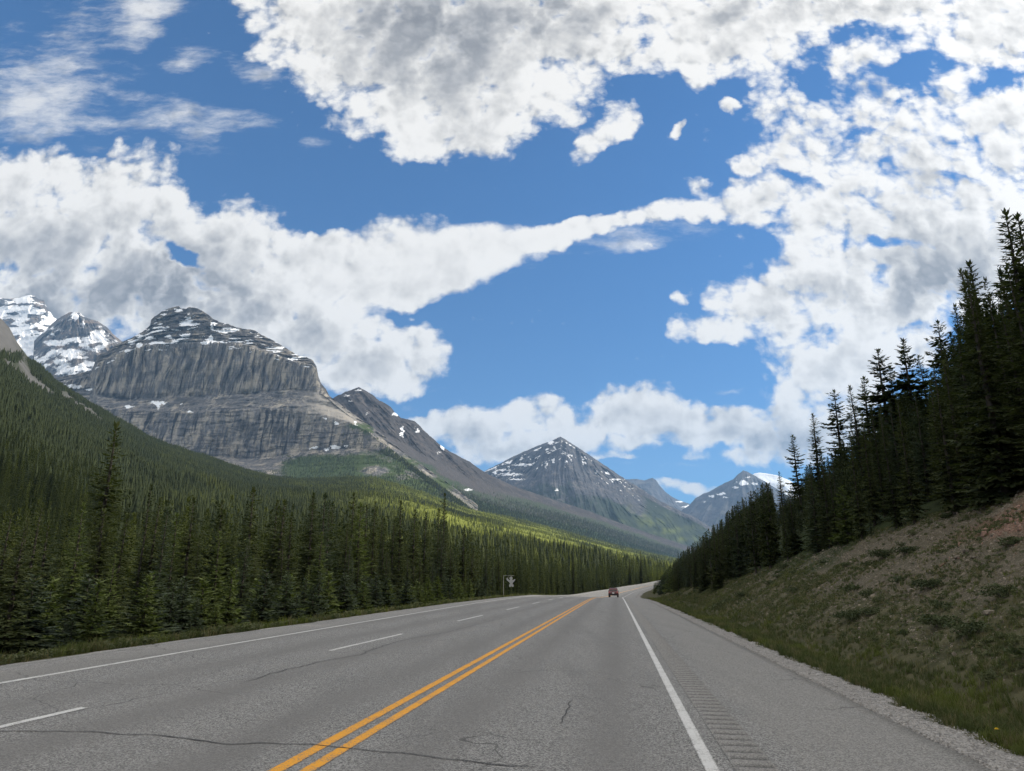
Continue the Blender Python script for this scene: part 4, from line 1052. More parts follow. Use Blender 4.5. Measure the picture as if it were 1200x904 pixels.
for px, py, h, k, lab in RIGHT_MARK:
    x, y, hh = by_tip(px, py, h, 17)
    plant(k, x, y, hh, lab, None, rgT, rgT.uniform(1.15, 1.5) if px > 900 else 1.1); PLACED.append((x, y, 0.6))
ENV = np.array([(755,690),(775,674),(785,662),(800,645),(820,630),(850,604),(870,586),(893,570),(913,556),(930,530),(950,505),(975,490),(1000,468),(1025,440),(1055,425),(1096,405),(1118,385),(1136,345),(1160,305),(1173,272),(1190,275),(1230,265),(1330,240),(1500,200)], float)
LENV = np.array([(-300,500),(-100,560),(0,585),(100,590),(200,585),(300,582),(420,588),(520,612),(560,634),(620,652),(690,660),(760,662),(790,668),(850,680)], float)

cand = []
def candidates():
    # right wood on the bank
    for _ in range(5200):
        s = rgT.uniform(4, 420) if rgT.rand() < 0.65 else rgT.uniform(4, 130); t = float(bank_t(s)) + 0.6 + rgT.exponential(7.0)
        if s > 60: t = 7.2 + rgT.exponential(6.0) + (0.6 if s < 90 else 0)
        if t > 70: continue
        x, y = map(float, P(s, t)); y > 1
        z = float(ground_xy(x, y)); 
        if y < 4: continue
        px, _ = proj(x, y, z)
        u, v = ray(px, np.interp(px, ENV[:, 0], ENV[:, 1]) + (rgT.uniform(40, 150) if px > 910 else rgT.uniform(2, 26)))
        lim = CAM_H + float(v) * y - z
        h = min(rgT.uniform(6.5, 12.5), lim)
        if h < 2.2: continue
        cand.append((x, y, h, 'R', s, t, px))
    for _ in range(9000):
        s = rgT.uniform(3, 120) if rgT.rand() < 0.7 else rgT.uniform(60, 420); b = 3.8 + rgT.exponential(10.0)
        if b > 60: continue
        t = float(t_left(s)) - b
        x, y = map(float, P(s, t)); z = float(ground_xy(x, y))
        if y < 8: continue
        px, _ = proj(x, y, z)
        if px < -140: continue
        u, v = ray(px, np.interp(px, LENV[:, 0], LENV[:, 1]) + rgT.uniform(-16, 90))
        lim = CAM_H + float(v) * y - z
        h = min(rgT.uniform(7, 14), lim * rgT.uniform(0.85, 1.0))
        if b < 5.8: h = min(h, rgT.uniform(0.9, 2.6))
        elif b < 10: h = min(h, rgT.uniform(1.6, 5.5) if s < 70 else rgT.uniform(2.5, 8))
        if h < 0.8: continue
        cand.append((x, y, h, 'L', s, b, px))
candidates()
PLACED.append((-1.0, 91.5, 2.6)); PLACED.append((0.2, 89.0, 2.0))
rest = []
n_single = 0
cand.sort(key=lambda c: (0 if (c[3] == 'L' and c[5] < 8 and c[1] < 85 and rgT.rand() < 0.35) else 1, -c[2] / c[1] + 0.012 * c[5]))          # nearest and largest first, front rows before hidden ones
cntL = cntR = 0
def describe(side, k, h, y, px, b):
    if side == 'L':
        zone = ('beside the nearest dash' if px < 200 else 'below the cliff' if px < 400 else 'left of the twin spires' if px < 510 else 'left of the emblem' if px < 600 else 'before the bend')
        row = 'at the verge' if b < 6.5 else 'in the front rows' if b < 14 else 'deep in the wood'
        size = 'small' if h < 3.2 else 'medium' if h < 7.5 else 'tall'
        nm = {'spruce_tree': 'dark spruce', 'fir_tree': 'narrow dark fir', 'pine_tree': 'pine', 'young_spruce': 'light green young spruce'}[k.name]
        if k.pale: nm = 'pale green spruce'
        return f'{size} {nm} {row}, left forest, {zone}', f'{size} {nm} trees {row} of the left forest {zone}'
    zone = ('right above the scree slope' if px > 1080 else 'above the grassy middle of the bank' if px > 930 else 'where the bank runs out' if px > 850 else 'beside the road near the bend')
    size = 'small' if h < 4.5 else 'medium' if h < 8 else 'tall'
    nm = {'spruce_tree': 'dark spruce', 'fir_tree': 'narrow dark fir', 'pine_tree': 'open pine', 'young_spruce': 'young spruce'}[k.name]
    return f'{size} {nm} in the shaded right wood, {zone}', f'{size} {nm} trees of the right wood {zone}'
for (x, y, h, side, s, b, px) in cand:
    inview = -60 < px < 1260
    limit = 140 if side == 'L' else 110
    c = cntL if side == 'L' else cntR
    front = (b < 30) if side == 'L' else (b < bank_t(s) + 12)
    sp = 0.5 if h < 3 else (1.25 if side == 'L' else 0.8)
    if not free(x, y, sp if y < 160 else sp * 1.3): continue
    PLACED.append((x, y, sp))
    if h < 3.2: k = YNG[rgT.randint(2)]
    elif side == 'L' and rgT.rand() < 0.14: k = PALE
    elif side == 'L': k = (SPR + SPR + SPR + [FIR[0]] + [PIN[2]])[rgT.randint(14)]
    elif y < 45 and b < bank_t(s) + 4: k = SPR[rgT.randint(4)]
    else: k = (SPR + PIN + [FIR[0]] + [SPR[0]])[rgT.randint(9)]
    if inview and front and c < limit:
        lab, grp = describe(side, k, h, y, px, b)
        plant(k, x, y, h, lab, grp, rgT, rgT.uniform(0.9, 1.45) if side == 'L' else rgT.uniform(0.85, 1.2))
        if side == 'L': cntL += 1
        else: cntR += 1
    else:
        rest.append((x, y, h, 0.0))

# ------------------------------------------------------------------ woods that read as one mass: one object each, trees set on points
def wood_nodes(name, meshes):
    g = bpy.data.node_groups.new(name, 'GeometryNodeTree')
    g.interface.new_socket('Geometry', in_out='INPUT', socket_type='NodeSocketGeometry')
    g.interface.new_socket('Geometry', in_out='OUTPUT', socket_type='NodeSocketGeometry')
    N = g.nodes; L = g.links
    gi = N.new('NodeGroupInput'); go = N.new('NodeGroupOutput')
    j = N.new('GeometryNodeJoinGeometry')
    for me in reversed(meshes):
        o = bpy.data.objects.new(name + '_pattern', me)
        oi = N.new('GeometryNodeObjectInfo'); oi.inputs['Object'].default_value = o; oi.inputs['As Instance'].default_value = True
        L.new(oi.outputs['Geometry'], j.inputs[0])
    ip = N.new('GeometryNodeInstanceOnPoints'); ip.inputs['Pick Instance'].default_value = True
    def na(nm, dt):
        n = N.new('GeometryNodeInputNamedAttribute'); n.data_type = dt; n.inputs['Name'].default_value = nm; return n.outputs['Attribute']
    L.new(gi.outputs[0], ip.inputs['Points']); L.new(j.outputs[0], ip.inputs['Instance'])
    L.new(na('idx', 'INT'), ip.inputs['Instance Index'])
    L.new(na('scl', 'FLOAT_VECTOR'), ip.inputs['Scale']); L.new(na('rot', 'FLOAT_VECTOR'), ip.inputs['Rotation'])
    L.new(ip.outputs[0], go.inputs[0])
    return g
def wood(name, pts, h, tint, meshes, Hs, label, rg, kind_='stuff'):
    me = bpy.data.meshes.new(name); n = len(pts)
    me.vertices.add(n); me.vertices.foreach_set('co', np.ascontiguousarray(pts, np.float32).ravel())
    idx = rg.randint(0, len(meshes), n).astype(np.int32)
    a = me.attributes.new('idx', 'INT', 'POINT'); a.data.foreach_set('value', idx)
    sc = h / np.array(Hs)[idx]; wd = sc * rg.uniform(0.85, 1.25, n)
    a = me.attributes.new('scl', 'FLOAT_VECTOR', 'POINT'); a.data.foreach_set('vector', np.stack([wd, wd, sc], -1).astype(np.float32).ravel())
    a = me.attributes.new('rot', 'FLOAT_VECTOR', 'POINT'); a.data.foreach_set('vector', np.stack([rg.uniform(-0.03, 0.03, n), rg.uniform(-0.03, 0.03, n), rg.uniform(0, 6.28, n)], -1).astype(np.float32).ravel())
    a = me.attributes.new('tint', 'FLOAT', 'POINT'); a.data.foreach_set('value', np.asarray(tint, np.float32))
    o = obj(name, me); md = o.modifiers.new('trees', 'NODES'); md.node_group = wood_nodes(name, meshes)
    tag(o, label, 'wood', None, kind_)
    return o
def lite(seed, H, R, whorl, nb, mat, **kw):
    V, F = conifer(seed, H, R, whorl, nb, **kw)
    # a trunk of three sides keeps the middle closed
    a = np.arange(4) * math.pi / 2; r = 0.016 * H
    b = len(V)
    V = np.concatenate([V, np.stack([np.cos(a) * r, np.sin(a) * r, a * 0 - 0.5], -1), [[0, 0, H * 0.95]]])
    T = np.array([(b + i, b + (i + 1) % 4, b + 4) for i in range(4)])
    return mesh_data('forest_tree', V, [F, T], mat)
MID = [lite(41, 11, 1.5, 0.55, 7, M_FOREST, step=0.26, wsp=0.42, droop=0.42, lo=0.04), lite(42, 12, 1.15, 0.5, 7, M_FOREST, step=0.26, wsp=0.45, droop=0.5, shape=0.7, ragged=0.5, lo=0.05),
       lite(43, 12, 0.95, 0.5, 6, M_FOREST, step=0.24, wsp=0.48, droop=0.5, shape=0.62, ragged=0.5, lo=0.05), lite(44, 11, 1.35, 0.6, 6, M_FOREST, step=0.28, wsp=0.45, droop=0.05, gap=0.15, shape=0.6, ragged=0.6, lo=0.2)]
MIDH = [11, 12, 12, 11]
def spiky(seed, H, R, tiers, nside, mat):
    rg = np.random.RandomState(seed); V = []; F = []
    for i in range(tiers):
        z0 = H * (0.06 + 0.84 * i / tiers); z1 = min(H, z0 + H * (0.30 + 0.1 * rg.rand())); r = R * (1 - (z0 / H)) ** 0.8
        b = len(V)
        for k in range(nside):
            a = 2 * math.pi * (k + rg.uniform(-0.3, 0.3)) / nside; q = r * (1.0 if k % 2 else 0.55) * rg.uniform(0.8, 1.2)
            V.append((q * math.cos(a), q * math.sin(a), z0 - rg.rand() * 0.05 * H * (k % 2)))
        V.append((0, 0, z1))
        for k in range(nside): F.append((b + k, b + (k + 1) % nside, b + nside))
    return mesh_data('far_forest_tree', np.array(V), np.array(F), mat)
FAR = [spiky(51, 12, 1.9, 6, 8, M_FOREST), spiky(52, 12, 1.6, 6, 8, M_FOREST), spiky(53, 12, 2.2, 5, 8, M_FOREST)]

rgF = np.random.RandomState(23)
R_ = np.array(rest)
side_r = R_[:, 0] * CA - R_[:, 1] * SA - shift(R_[:, 0] * SA + R_[:, 1] * CA) > 0
for msk, nm, lab in ((side_r, 'right_wood', 'dark shaded conifer wood filling in behind the trees on the right bank'), (~side_r, 'roadside_wood', 'dense dark conifer wood behind the front rows left of the road')):
    q = R_[msk]
    if nm == 'right_wood':     # the rest of the wood on the hill to the right, up the slope and beside the viewer
        s = rgF.uniform(-70, 420, 8000); t = bank_t(s) + 2 + rgF.uniform(0, 130, 8000)
        x, y = P(s, t); keep = (y < 3) | (t > bank_t(s) + 6)
        x, y = x[keep], y[keep]; z = ground_xy(x, y); px, _ = proj(x, np.maximum(y, 3), z)
        _, v = ray(np.clip(px, 700, 1400), np.interp(px, ENV[:, 0], ENV[:, 1]) + np.where(px > 910, rgF.uniform(40, 90, len(px)), 14))
        h = np.where((y > 3) & (px < 1330), np.minimum(rgF.uniform(8, 12.5, len(x)), CAM_H + v * y - z), rgF.uniform(10, 14.5, len(x)))  # trees out of view stand taller, added to shade the road
        k = h > 2.5
        q = np.concatenate([q, np.stack([x, y, h, x * 0], -1)[k]])
    else:
        n = 9500
        s = rgF.uniform(10, 620, n); b = rgF.uniform(14, 330, n) ; t = t_left(s) - b
        x, y = P(s, t); keep = (y > 12) & (x / np.maximum(y, 1) > -0.95) & (y < 640)
        x, y = x[keep], y[keep]; z = ground_xy(x, y); px, _ = proj(x, y, z)
        _, v = ray(px, np.interp(px, LENV[:, 0], LENV[:, 1]) + rgF.uniform(-2, 40, len(x)))
        h = np.minimum(rgF.uniform(8, 14.5, len(x)), np.maximum(CAM_H + v * y - z, np.where(px < 330, rgF.uniform(5, 10, len(x)), 4.0))); h = np.where(y > 200, np.clip(CAM_H + v * y - z, np.where(px < 330, 6.0, 3.0), rgF.uniform(6.1, 12, len(x))), h)
        q = np.concatenate([q, np.stack([x, y, h, x * 0], -1)])
        n = 2600; y = rgF.uniform(140, 430, n); x = y * rgF.uniform(-0.82, -0.55, n)
        q = np.concatenate([q, np.stack([x, y, rgF.uniform(7, 13, n), x * 0], -1)])
        # a ragged dark row along the far left edge of the road
        s = rgF.uniform(110, 520, 420); t = t_left(s) - 4.5 - rgF.exponential(6, 420); x, y = P(s, t); z = ground_xy(x, y); px, _ = proj(x, y, z)
        _, v = ray(px, np.interp(px, LENV[:, 0], LENV[:, 1]) - 6 + rgF.uniform(0, 24, 420))
        h = np.clip(CAM_H + v * y - z, 4.0, 17.0); ok = np.hypot(x + 1, y - 91) > 6
        q = np.concatenate([q, np.stack([x, y, h, x * 0], -1)[ok]])
        # last stretch beside the bend, with lighter young growth
        s = rgF.uniform(420, 900, 1500); t = t_left(s) - rgF.exponential(35, 1500) - 5; x, y = P(s, t)
        q = np.concatenate([q, np.stack([x, y, rgF.uniform(5, 12, 1500), rgF.uniform(0, 1, 1500) * 0.8], -1)])
        s = rgF.uniform(420, 900, 700); t = 9 + rgF.exponential(30, 700); x, y = P(s, t)
        q = np.concatenate([q, np.stack([x, y, rgF.uniform(6, 11, 700), x * 0], -1)])
    z = ground_xy(q[:, 0], q[:, 1]) - 0.1
    tint = np.maximum(q[:, 3], np.clip(rgF.normal(0.08, 0.12, len(q)), 0, 0.6)) if nm == 'roadside_wood' else q[:, 3]
    wood(nm, np.stack([q[:, 0], q[:, 1], z], -1), q[:, 2], tint, MID, MIDH, lab, rgF)

def valley_forest():
    P_, H_, T_ = [], [], []
    # seen from the road the density is even over the slope, thinning to the right where sunlight is painted into the colour
    n = 250000
    u = rgF.uniform(-1.12, 0.30, n); yc = np.interp(u, S1u, S1Y)
    y = np.sqrt(rgF.uniform(0, 1, n) * ((yc * 1.04) ** 2 - 260.0 ** 2) + 260.0 ** 2)
    w = np.minimum(1, 1900.0 / yc) ** 1.2
    x = u * y; f = y / yc
    s, t = ST(x, y)
    keep = (t < t_left(s) - 40) | (s > 950)
    keep &= ~((t > -30) & (s < 1500))
    rock = slope_rock(x, y, ground_xy(x, y))
    keep &= rgF.rand(n) > rock * 1.1
    mead = sunlit_tint(x, y)
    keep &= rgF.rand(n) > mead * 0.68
    tint = np.clip(mead * rgF.uniform(0.3, 1.3, n), 0, 1) * (rgF.rand(n) < 0.12 + 0.85 * mead)  # trees in the strip carry the painted sunlight too
    tint = np.maximum(tint, np.clip(fbm(x / 90, y / 130, 4, 29) * 0.9 + rgF.normal(0, 0.10, n), 0, 0.36) * np.interp(u, [-0.6, -0.2], [0.1, 1.0]))  # tint fades leftward: cloud shade put into the colour
    h = (3.5 + 8.0 * rgF.rand(n) ** 1.3) * (1 - 0.3 * mead) * np.clip(1 + fbm(x / 45, y / 45, 3, 19) * 0.7, 0.6, 1.5) * np.interp(yc, [1500, 3000, 7000], [1.0, 1.1, 1.3])
    x, y, h, tint = x[keep], y[keep], h[keep], tint[keep]
    z = ground_xy(x, y) - 0.3
    wood('valley_forest', np.stack([x, y, z], -1), h, tint, FAR, [12, 12, 12], 'conifer forest carpeting the valley side below the mountains, painted sunlit green in the middle', rgF)
valley_forest()

def flank_forest():
    pts, hs, tn = [], [], []
    # lower flank of the cliff mountain
    V = V_CLIFF; nr, nc = V.shape[:2]
    n = 26000
    i = rgF.randint(int(nr * 0.55), nr - 1, n); j = rgF.randint(0, nc - 1, n)
    a = rgF.rand(n)[:, None]; p = V[i, j] * (1 - a) + V[i + 1, j + 1] * a
    px, py = proj(p[:, 0], p[:, 1], p[:, 2])
    ok = ((py > 552) | ((px > 350) & (py > 548)) | ((px > 330) & (px < 420) & (py > 533)) | ((px > 430) & (py > 528) & (rgF.rand(n) < 0.6)) | ((px > 400) & (py > 505) & (rgF.rand(n) < 0.14)))
    ok &= ~((np.abs(px - 440) < 24) & (np.abs(py - 551) < 7) & (rgF.rand(n) < 0.85))
    p = p[ok]; pts.append(p); hs.append(rgF.uniform(8, 14, len(p))); tn.append((rgF.rand(len(p)) < 0.12) * 0.5)
    V = V_RIDGE; nr, nc = V.shape[:2]
    n = 52000
    i = rgF.randint(int(nr * 0.4), nr - 1, n); j = rgF.randint(0, nc - 1, n)
    a = rgF.rand(n)[:, None]; p = V[i, j] * (1 - a) + V[i + 1, j + 1] * a
    r = i / nr; px, py = proj(p[:, 0], p[:, 1], p[:, 2])
    ok = (rgF.rand(n) < np.maximum(sstep(r, 0.58, 0.75), sstep(px, 560, 660) * sstep(r, 0.42, 0.58) * 0.85))
    p = p[ok]; pts.append(p); hs.append(rgF.uniform(10, 17, len(p))); tn.append((rgF.rand(len(p)) < 0.08) * 0.5)
    p = np.concatenate(pts)
    wood('flank_forest', p - [0, 0, 0.5], np.concatenate(hs), np.concatenate(tn), FAR, [12, 12, 12], 'dark conifer forest on the lower flanks of the cliff mountain and the long ridge', rgF)
    # grey standing snags on the burnt part of the long ridge
    n = 26000
    i = rgF.randint(int(nr * 0.30), int(nr * 0.72), n); j = rgF.randint(int(nc * 0.12), nc - 1, n)
    a = rgF.rand(n)[:, None]; p = V[i, j] * (1 - a) + V[i + 1, j + 1] * a
    m = plain('bleached_snag', (0.14, 0.132, 0.132), 0.9)
    Vs = []; Fs = []
    for k in range(3):
        an = k * 2.09; Vs.append((0.45 * math.cos(an), 0.45 * math.sin(an), -1))
    Vs.append((0, 0, 14.0)); Fs = [(0, 1, 3), (1, 2, 3), (2, 0, 3)]
    for q in range(6):
        an = q * 1.9; zz = 4 + q * 1.4; b = len(Vs); Vs += [(0, 0, zz), (1.1 * math.cos(an), 1.1 * math.sin(an), zz + 0.3), (0, 0, zz + 0.5)]; Fs.append((b, b + 1, b + 2))
    snag = mesh_data('snag', np.array(Vs), np.array(Fs), m)
    wood('burnt_forest', p, rgF.uniform(10, 18, n), np.zeros(n), [snag], [14], 'grey burnt forest of bare standing trunks on the long ridge slope', rgF)
flank_forest()
# ------------------------------------------------------------------ grass, low plants, stones
rgG = np.random.RandomState(99)
def tuft_mesh(seed, n, h, w, spread, mat, seedheads=0):
    rg = np.random.RandomState(seed); V = []; T = []
    for i in range(n):
        a = rg.uniform(0, 6.28); r = spread * math.sqrt(rg.rand()); x, y = r * math.cos(a), r * math.sin(a)
        b = rg.uniform(0, 6.28); l = h * rg.uniform(0.45, 1.1); bend = rg.uniform(0.15, 0.75) * l
        ww = w * rg.uniform(0.7, 1.2); sx, sy = -math.sin(b) * ww, math.cos(b) * ww
        k = len(V)
        V += [(x - sx, y - sy, -0.02), (x + sx, y + sy, -0.02), (x + math.cos(b) * bend * 0.35 + sx * .7, y + math.sin(b) * bend * 0.35 + sy * .7, l * 0.6), (x + math.cos(b) * bend * 0.35 - sx * .7, y + math.sin(b) * bend * 0.35 - sy * .7, l * 0.6), (x + math.cos(b) * bend, y + math.sin(b) * bend, l * rg.uniform(0.8, 1.0))]
        T += [(k, k + 1, k + 2), (k, k + 2, k + 3), (k + 3, k + 2, k + 4)]
    return mesh_data('grass_tuft', np.array(V), np.array(T), mat)
def leafy_mesh(seed, n, R, h, leaf, mat, name='leafy_clump'):
    rg = np.random.RandomState(seed); V = []
    lob = [(rg.uniform(-.6, .6) * R, rg.uniform(-.6, .6) * R, rg.uniform(0.25, 0.7) * h, rg.uniform(0.35, 0.6) * R) for _ in range(7)]
    for i in range(n):
        cx, cy, cz, cr = lob[rg.randint(7)]
        d = rg.normal(size=3); d /= np.linalg.norm(d); q = rg.uniform(0.55, 1.05)
        p = np.array([cx, cy, cz]) + d * [cr, cr, cr * 0.75 * h / R] * q
        if p[2] < 0.01: p[2] = rg.uniform(0.0, 0.1 * h)
        u = rg.normal(size=3); u[2] = abs(u[2]) * 0.6 + 0.2; u /= np.linalg.norm(u); s = np.cross(u, rg.normal(size=3)); s /= np.linalg.norm(s)
        l = leaf * rg.uniform(0.6, 1.3)
        V += [p - u * l, p + s * l * 0.45, p + u * l, p - s * l * 0.45]
    return mesh_data(name, np.array(V), np.arange(len(V)).reshape(-1, 4), mat)
def stone_mesh(seed, mat, name='stone'):
    rg = np.random.RandomState(seed); bm = bmesh.new(); bmesh.ops.create_icosphere(bm, subdivisions=1, radius=1.0)
    sx = rg.uniform(0.7, 1.3, 3) * [1.1, 0.9, 0.6]
    for v in bm.verts:
        k = rg.uniform(0.72, 1.15); v.co = Vector((v.co.x * sx[0] * k, v.co.y * sx[1] * k, v.co.z * sx[2] * k))
    me = bpy.data.meshes.new(name); bm.to_mesh(me); bm.free(); me.materials.append(mat); return me
def stuff(name, x, y, scl, tint, meshes, label, cat, sink=0.0, tilt=0.25):
    me = bpy.data.meshes.new(name); n = len(x); z = ground_xy(x, y) - sink
    me.vertices.add(n); me.vertices.foreach_set('co', np.stack([x, y, z], -1).astype(np.float32).ravel())
    idx = rgG.randint(0, len(meshes), n).astype(np.int32)
    a = me.attributes.new('idx', 'INT', 'POINT'); a.data.foreach_set('value', idx)
    a = me.attributes.new('scl', 'FLOAT_VECTOR', 'POINT'); a.data.foreach_set('vector', (scl[:, None] * rgG.uniform(0.8, 1.2, (n, 3))).astype(np.float32).ravel())
    a = me.attributes.new('rot', 'FLOAT_VECTOR', 'POINT'); a.data.foreach_set('vector', np.stack([rgG.uniform(-tilt, tilt, n), rgG.uniform(-tilt, tilt, n), rgG.uniform(0, 6.28, n)], -1).astype(np.float32).ravel())
    a = me.attributes.new('tint', 'FLOAT', 'POINT'); a.data.foreach_set('value', np.asarray(tint, np.float32))
    o = obj(name, me); md = o.modifiers.new('scatter', 'NODES'); md.node_group = wood_nodes(name, meshes)
    tag(o, label, cat, None, 'stuff'); return o
M_GRASS = leaf_mat('roadside_grass', (0.044, 0.058, 0.022), (0.090, 0.105, 0.042), 0.3, True, 3.0)
M_DRY = leaf_mat('dry_grass', (0.10, 0.095, 0.05), (0.19, 0.165, 0.09), 0.25, False, 3.0)
M_COVER = leaf_mat('creeping_juniper', (0.034, 0.046, 0.022), (0.078, 0.092, 0.045), 0.15, False, 3.0)
M_HERB = leaf_mat('bank_herbs', (0.066, 0.078, 0.038), (0.135, 0.142, 0.078), 0.25, False, 3.0)
def stone_mat(name, a, b_):
    m, nt, b, out = new_mat(name)
    oi = nt.node('ShaderNodeObjectInfo').outputs['Random']
    n = nt.noise(nt.node('ShaderNodeTexCoord').outputs['Object'], 3.0, 4, 0.6)
    nt.put(b.inputs['Base Color'], nt.mix(nt.m('MULTIPLY_ADD', n, 0.4, nt.m('MULTIPLY', oi, 0.65)), a, b_)); nt.put(b.inputs['Roughness'], 0.9)
    return m
M_STONE = stone_mat('scree_stone', (0.06, 0.051, 0.04), (0.25, 0.212, 0.165))
M_REDST = stone_mat('reddish_stone', (0.11, 0.065, 0.05), (0.30, 0.19, 0.145))
M_GRAV = stone_mat('gravel_stone', (0.11, 0.105, 0.10), (0.42, 0.40, 0.38))
TUFT = [tuft_mesh(1, 22, 0.22, 0.006, 0.09, M_GRASS), tuft_mesh(2, 26, 0.30, 0.006, 0.11, M_GRASS), tuft_mesh(3, 20, 0.16, 0.007, 0.10, M_GRASS)]
DRYT = [tuft_mesh(4, 16, 0.26, 0.005, 0.09, M_DRY), tuft_mesh(5, 14, 0.20, 0.005, 0.07, M_DRY)]
COVER = [leafy_mesh(1, 130, 0.34, 0.16, 0.050, M_COVER), leafy_mesh(2, 110, 0.28, 0.20, 0.045, M_COVER), leafy_mesh(3, 120, 0.40, 0.13, 0.050, M_COVER)]
HERB = [leafy_mesh(4, 60, 0.18, 0.13, 0.040, M_HERB), leafy_mesh(5, 50, 0.15, 0.18, 0.036, M_HERB)]
STONE = [stone_mesh(i, M_STONE) for i in range(4)]; REDST = [stone_mesh(i + 9, M_REDST) for i in range(3)]; GRAV = [stone_mesh(i + 20, M_GRAV) for i in range(4)]

def near_s(n, a, b):                 # more of them where they are seen large
    f = rgG.rand(n); return a * (b / a) ** f
# lush strip along the gravel
n = 15000; s = near_s(n, 5, 110); t = 4.25 + np.abs(rgG.normal(0, 1, n)) * 1.0 + fbm(s / 1.4, s * 0, 3, 5) * 0.5
k = rgG.rand(n) < sstep(t, 3.9, 4.8) * (0.55 + 0.45 * (fbm(s / 2.0, t / 1.0, 3, 6) > -0.1))
s, t = s[k], t[k]; x, y = P(s, t)
stuff('grass', x, y, rgG.uniform(0.4, 1.05, len(x)) * np.interp(s, [5, 40, 110], [0.75, 0.95, 1.4]), np.clip(fbm(s / 3, t / 2, 3, 8) * 1.0, 0, 0.35), TUFT + [DRYT[0]], 'short green grass strip between the gravel and the bank', 'grass')
# bank: grass, herbs, dry tufts, creeping plants
def on_bank(n, smin=7, smax=95):
    s = near_s(n, smin, smax); tb = bank_t(s); t = 6.2 + (np.maximum(tb, 8.0) + 1.5 - 6.2) * rgG.rand(n); return s, t
n = 60000; s, t = on_bank(n)
wet = np.interp(s, [7, 25, 45, 95], [0.35, 0.5, 0.85, 1.0]) * np.interp((t - 6) / np.maximum(bank_t(s) - 6, 1), [0, 0.35, 1.0], [1.25, 0.85, 0.35])
patch = fbm(s / 3.5, t / 2.0, 4, 55)
k = rgG.rand(n) < np.clip(wet + patch * 1.3 - 0.12, 0.02, 1)
s1, t1 = s[k], t[k]; x, y = P(s1, t1)
stuff('bank_grass', x, y, rgG.uniform(0.3, 0.85, len(x)) * np.interp(s1, [7, 95], [0.7, 1.3]), np.clip(fbm(s1 / 4, t1 / 3, 3, 8) * 0.8, 0, 0.5), TUFT + HERB + HERB + DRYT + DRYT, 'patchy grass and small herbs growing over the stony right bank', 'grass')
n = 800; s, t = on_bank(n, 8, 90)
k = fbm(s / 2.6, t / 1.3, 3, 66) + np.interp(t, [6, 9, 13], [0.06, 0.02, -0.12]) > 0.26
s2, t2 = s[k], t[k]; x, y = P(s2, t2)
stuff('creeping_shrubs', x, y, rgG.uniform(0.6, 1.35, len(x)), x * 0, COVER, 'dark mats of creeping low shrubs spread over the right bank', 'ground cover')
# scree
n = 90000; s, t = on_bank(n, 7, 60)
dry = np.interp((t - 6) / np.maximum(bank_t(s) - 6, 1), [0, 0.3, 0.7, 1.1], [0.35, 0.7, 1.0, 0.9]) * np.interp(s, [7, 30, 55], [1.0, 0.9, 0.5])
k = rgG.rand(n) < np.clip(dry - fbm(s / 3.5, t / 2.0, 4, 55) * 0.8, 0.05, 1)
s3, t3 = s[k], t[k]; x, y = P(s3, t3)
stuff('scree', x, y, np.exp(rgG.normal(-3.95, 0.5, len(x))), x * 0, STONE, 'loose brown and grey stones of the scree slope on the right bank', 'scree', 0.01, 3)
n = 5000; s = rgG.uniform(12, 24, n); t = rgG.uniform(9.5, 13.5, n)
k = fbm(s / 5, t / 3, 2, 81) * 1.6 + 0.4 > rgG.rand(n); x, y = P(s[k], t[k])
stuff('red_scree', x, y, np.exp(rgG.normal(-3.4, 0.5, len(x))), x * 0, REDST, 'reddish stones near the top of the scree slope', 'scree', 0.01, 3)
# gravel of both shoulders
n = 26000; s = near_s(n, 3.5, 55); t = T_RIGHT + 0.02 + 0.95 * rgG.rand(n) ** 0.9
x, y = P(s, t)
stuff('gravel', x, y, np.exp(rgG.normal(-4.5, 0.35, len(x))), x * 0, GRAV, 'pale crushed gravel along the right edge of the road', 'gravel', 0.004, 3)
# left verge
n = 12000; s = near_s(n, 9, 150); b = 0.75 + rgG.gamma(2.0, 1.5, n); t = t_left(s) - b
k = (fbm(s / 3, b / 1.5, 3, 15) + 0.25 > rgG.rand(n) * 0.6); s, t = s[k], t[k]; x, y = P(s, t)
stuff('verge_grass', x, y, rgG.uniform(0.7, 1.4, len(x)) * np.interp(s, [9, 150], [1.0, 1.7]), np.clip(fbm(s / 4, t / 2, 3, 28) * 1.0 + 0.1, 0, 0.6), TUFT + DRYT + HERB, 'rough grass on the left verge in front of the conifers', 'grass')

# single shrubs
M_STEM = plain('shrub_stem', (0.085, 0.065, 0.05), 0.9)
def shrub_kind(seed, R, h, mat, leaf=0.045, n=900):
    fol = leafy_mesh(seed, n, R, h, leaf, mat, 'foliage')
    rg = np.random.RandomState(seed + 50); V = []; F = []
    for i in range(7):
        a = rg.uniform(0, 6.28); tip = np.array([math.cos(a) * R * 0.6, math.sin(a) * R * 0.6, h * rg.uniform(0.5, 0.85)]); r = 0.012
        b = len(V)
        for k in range(3):
            q = k * 2.09; V.append((r * math.cos(q), r * math.sin(q), -0.08))
        V.append(tuple(tip)); F += [(b, b + 1, b + 3), (b + 1, b + 2, b + 3), (b + 2, b, b + 3)]
    return fol, mesh_data('stems', np.array(V), np.array(F), M_STEM)
SHR = [shrub_kind(71, 0.55, 0.45, M_COVER), shrub_kind(72, 0.7, 0.4, M_COVER), shrub_kind(73, 0.45, 0.6, M_HERB, 0.05, 600), shrub_kind(74, 0.5, 0.9, M_YOUNG, 0.055, 700)]
def shrub(px, py, k, sc, label, group=None):
    x, y, z = hit(px, py); e = empty('shrub', (x, y, z), rgG.uniform(0, 6.28)); sc *= 0.6; e.scale = (sc, sc, sc * 0.85)
    obj('foliage', SHR[k][0], e); obj('stems', SHR[k][1], e); tag(e, label, 'shrub', group); PLACED.append((x, y, sc * 0.4))
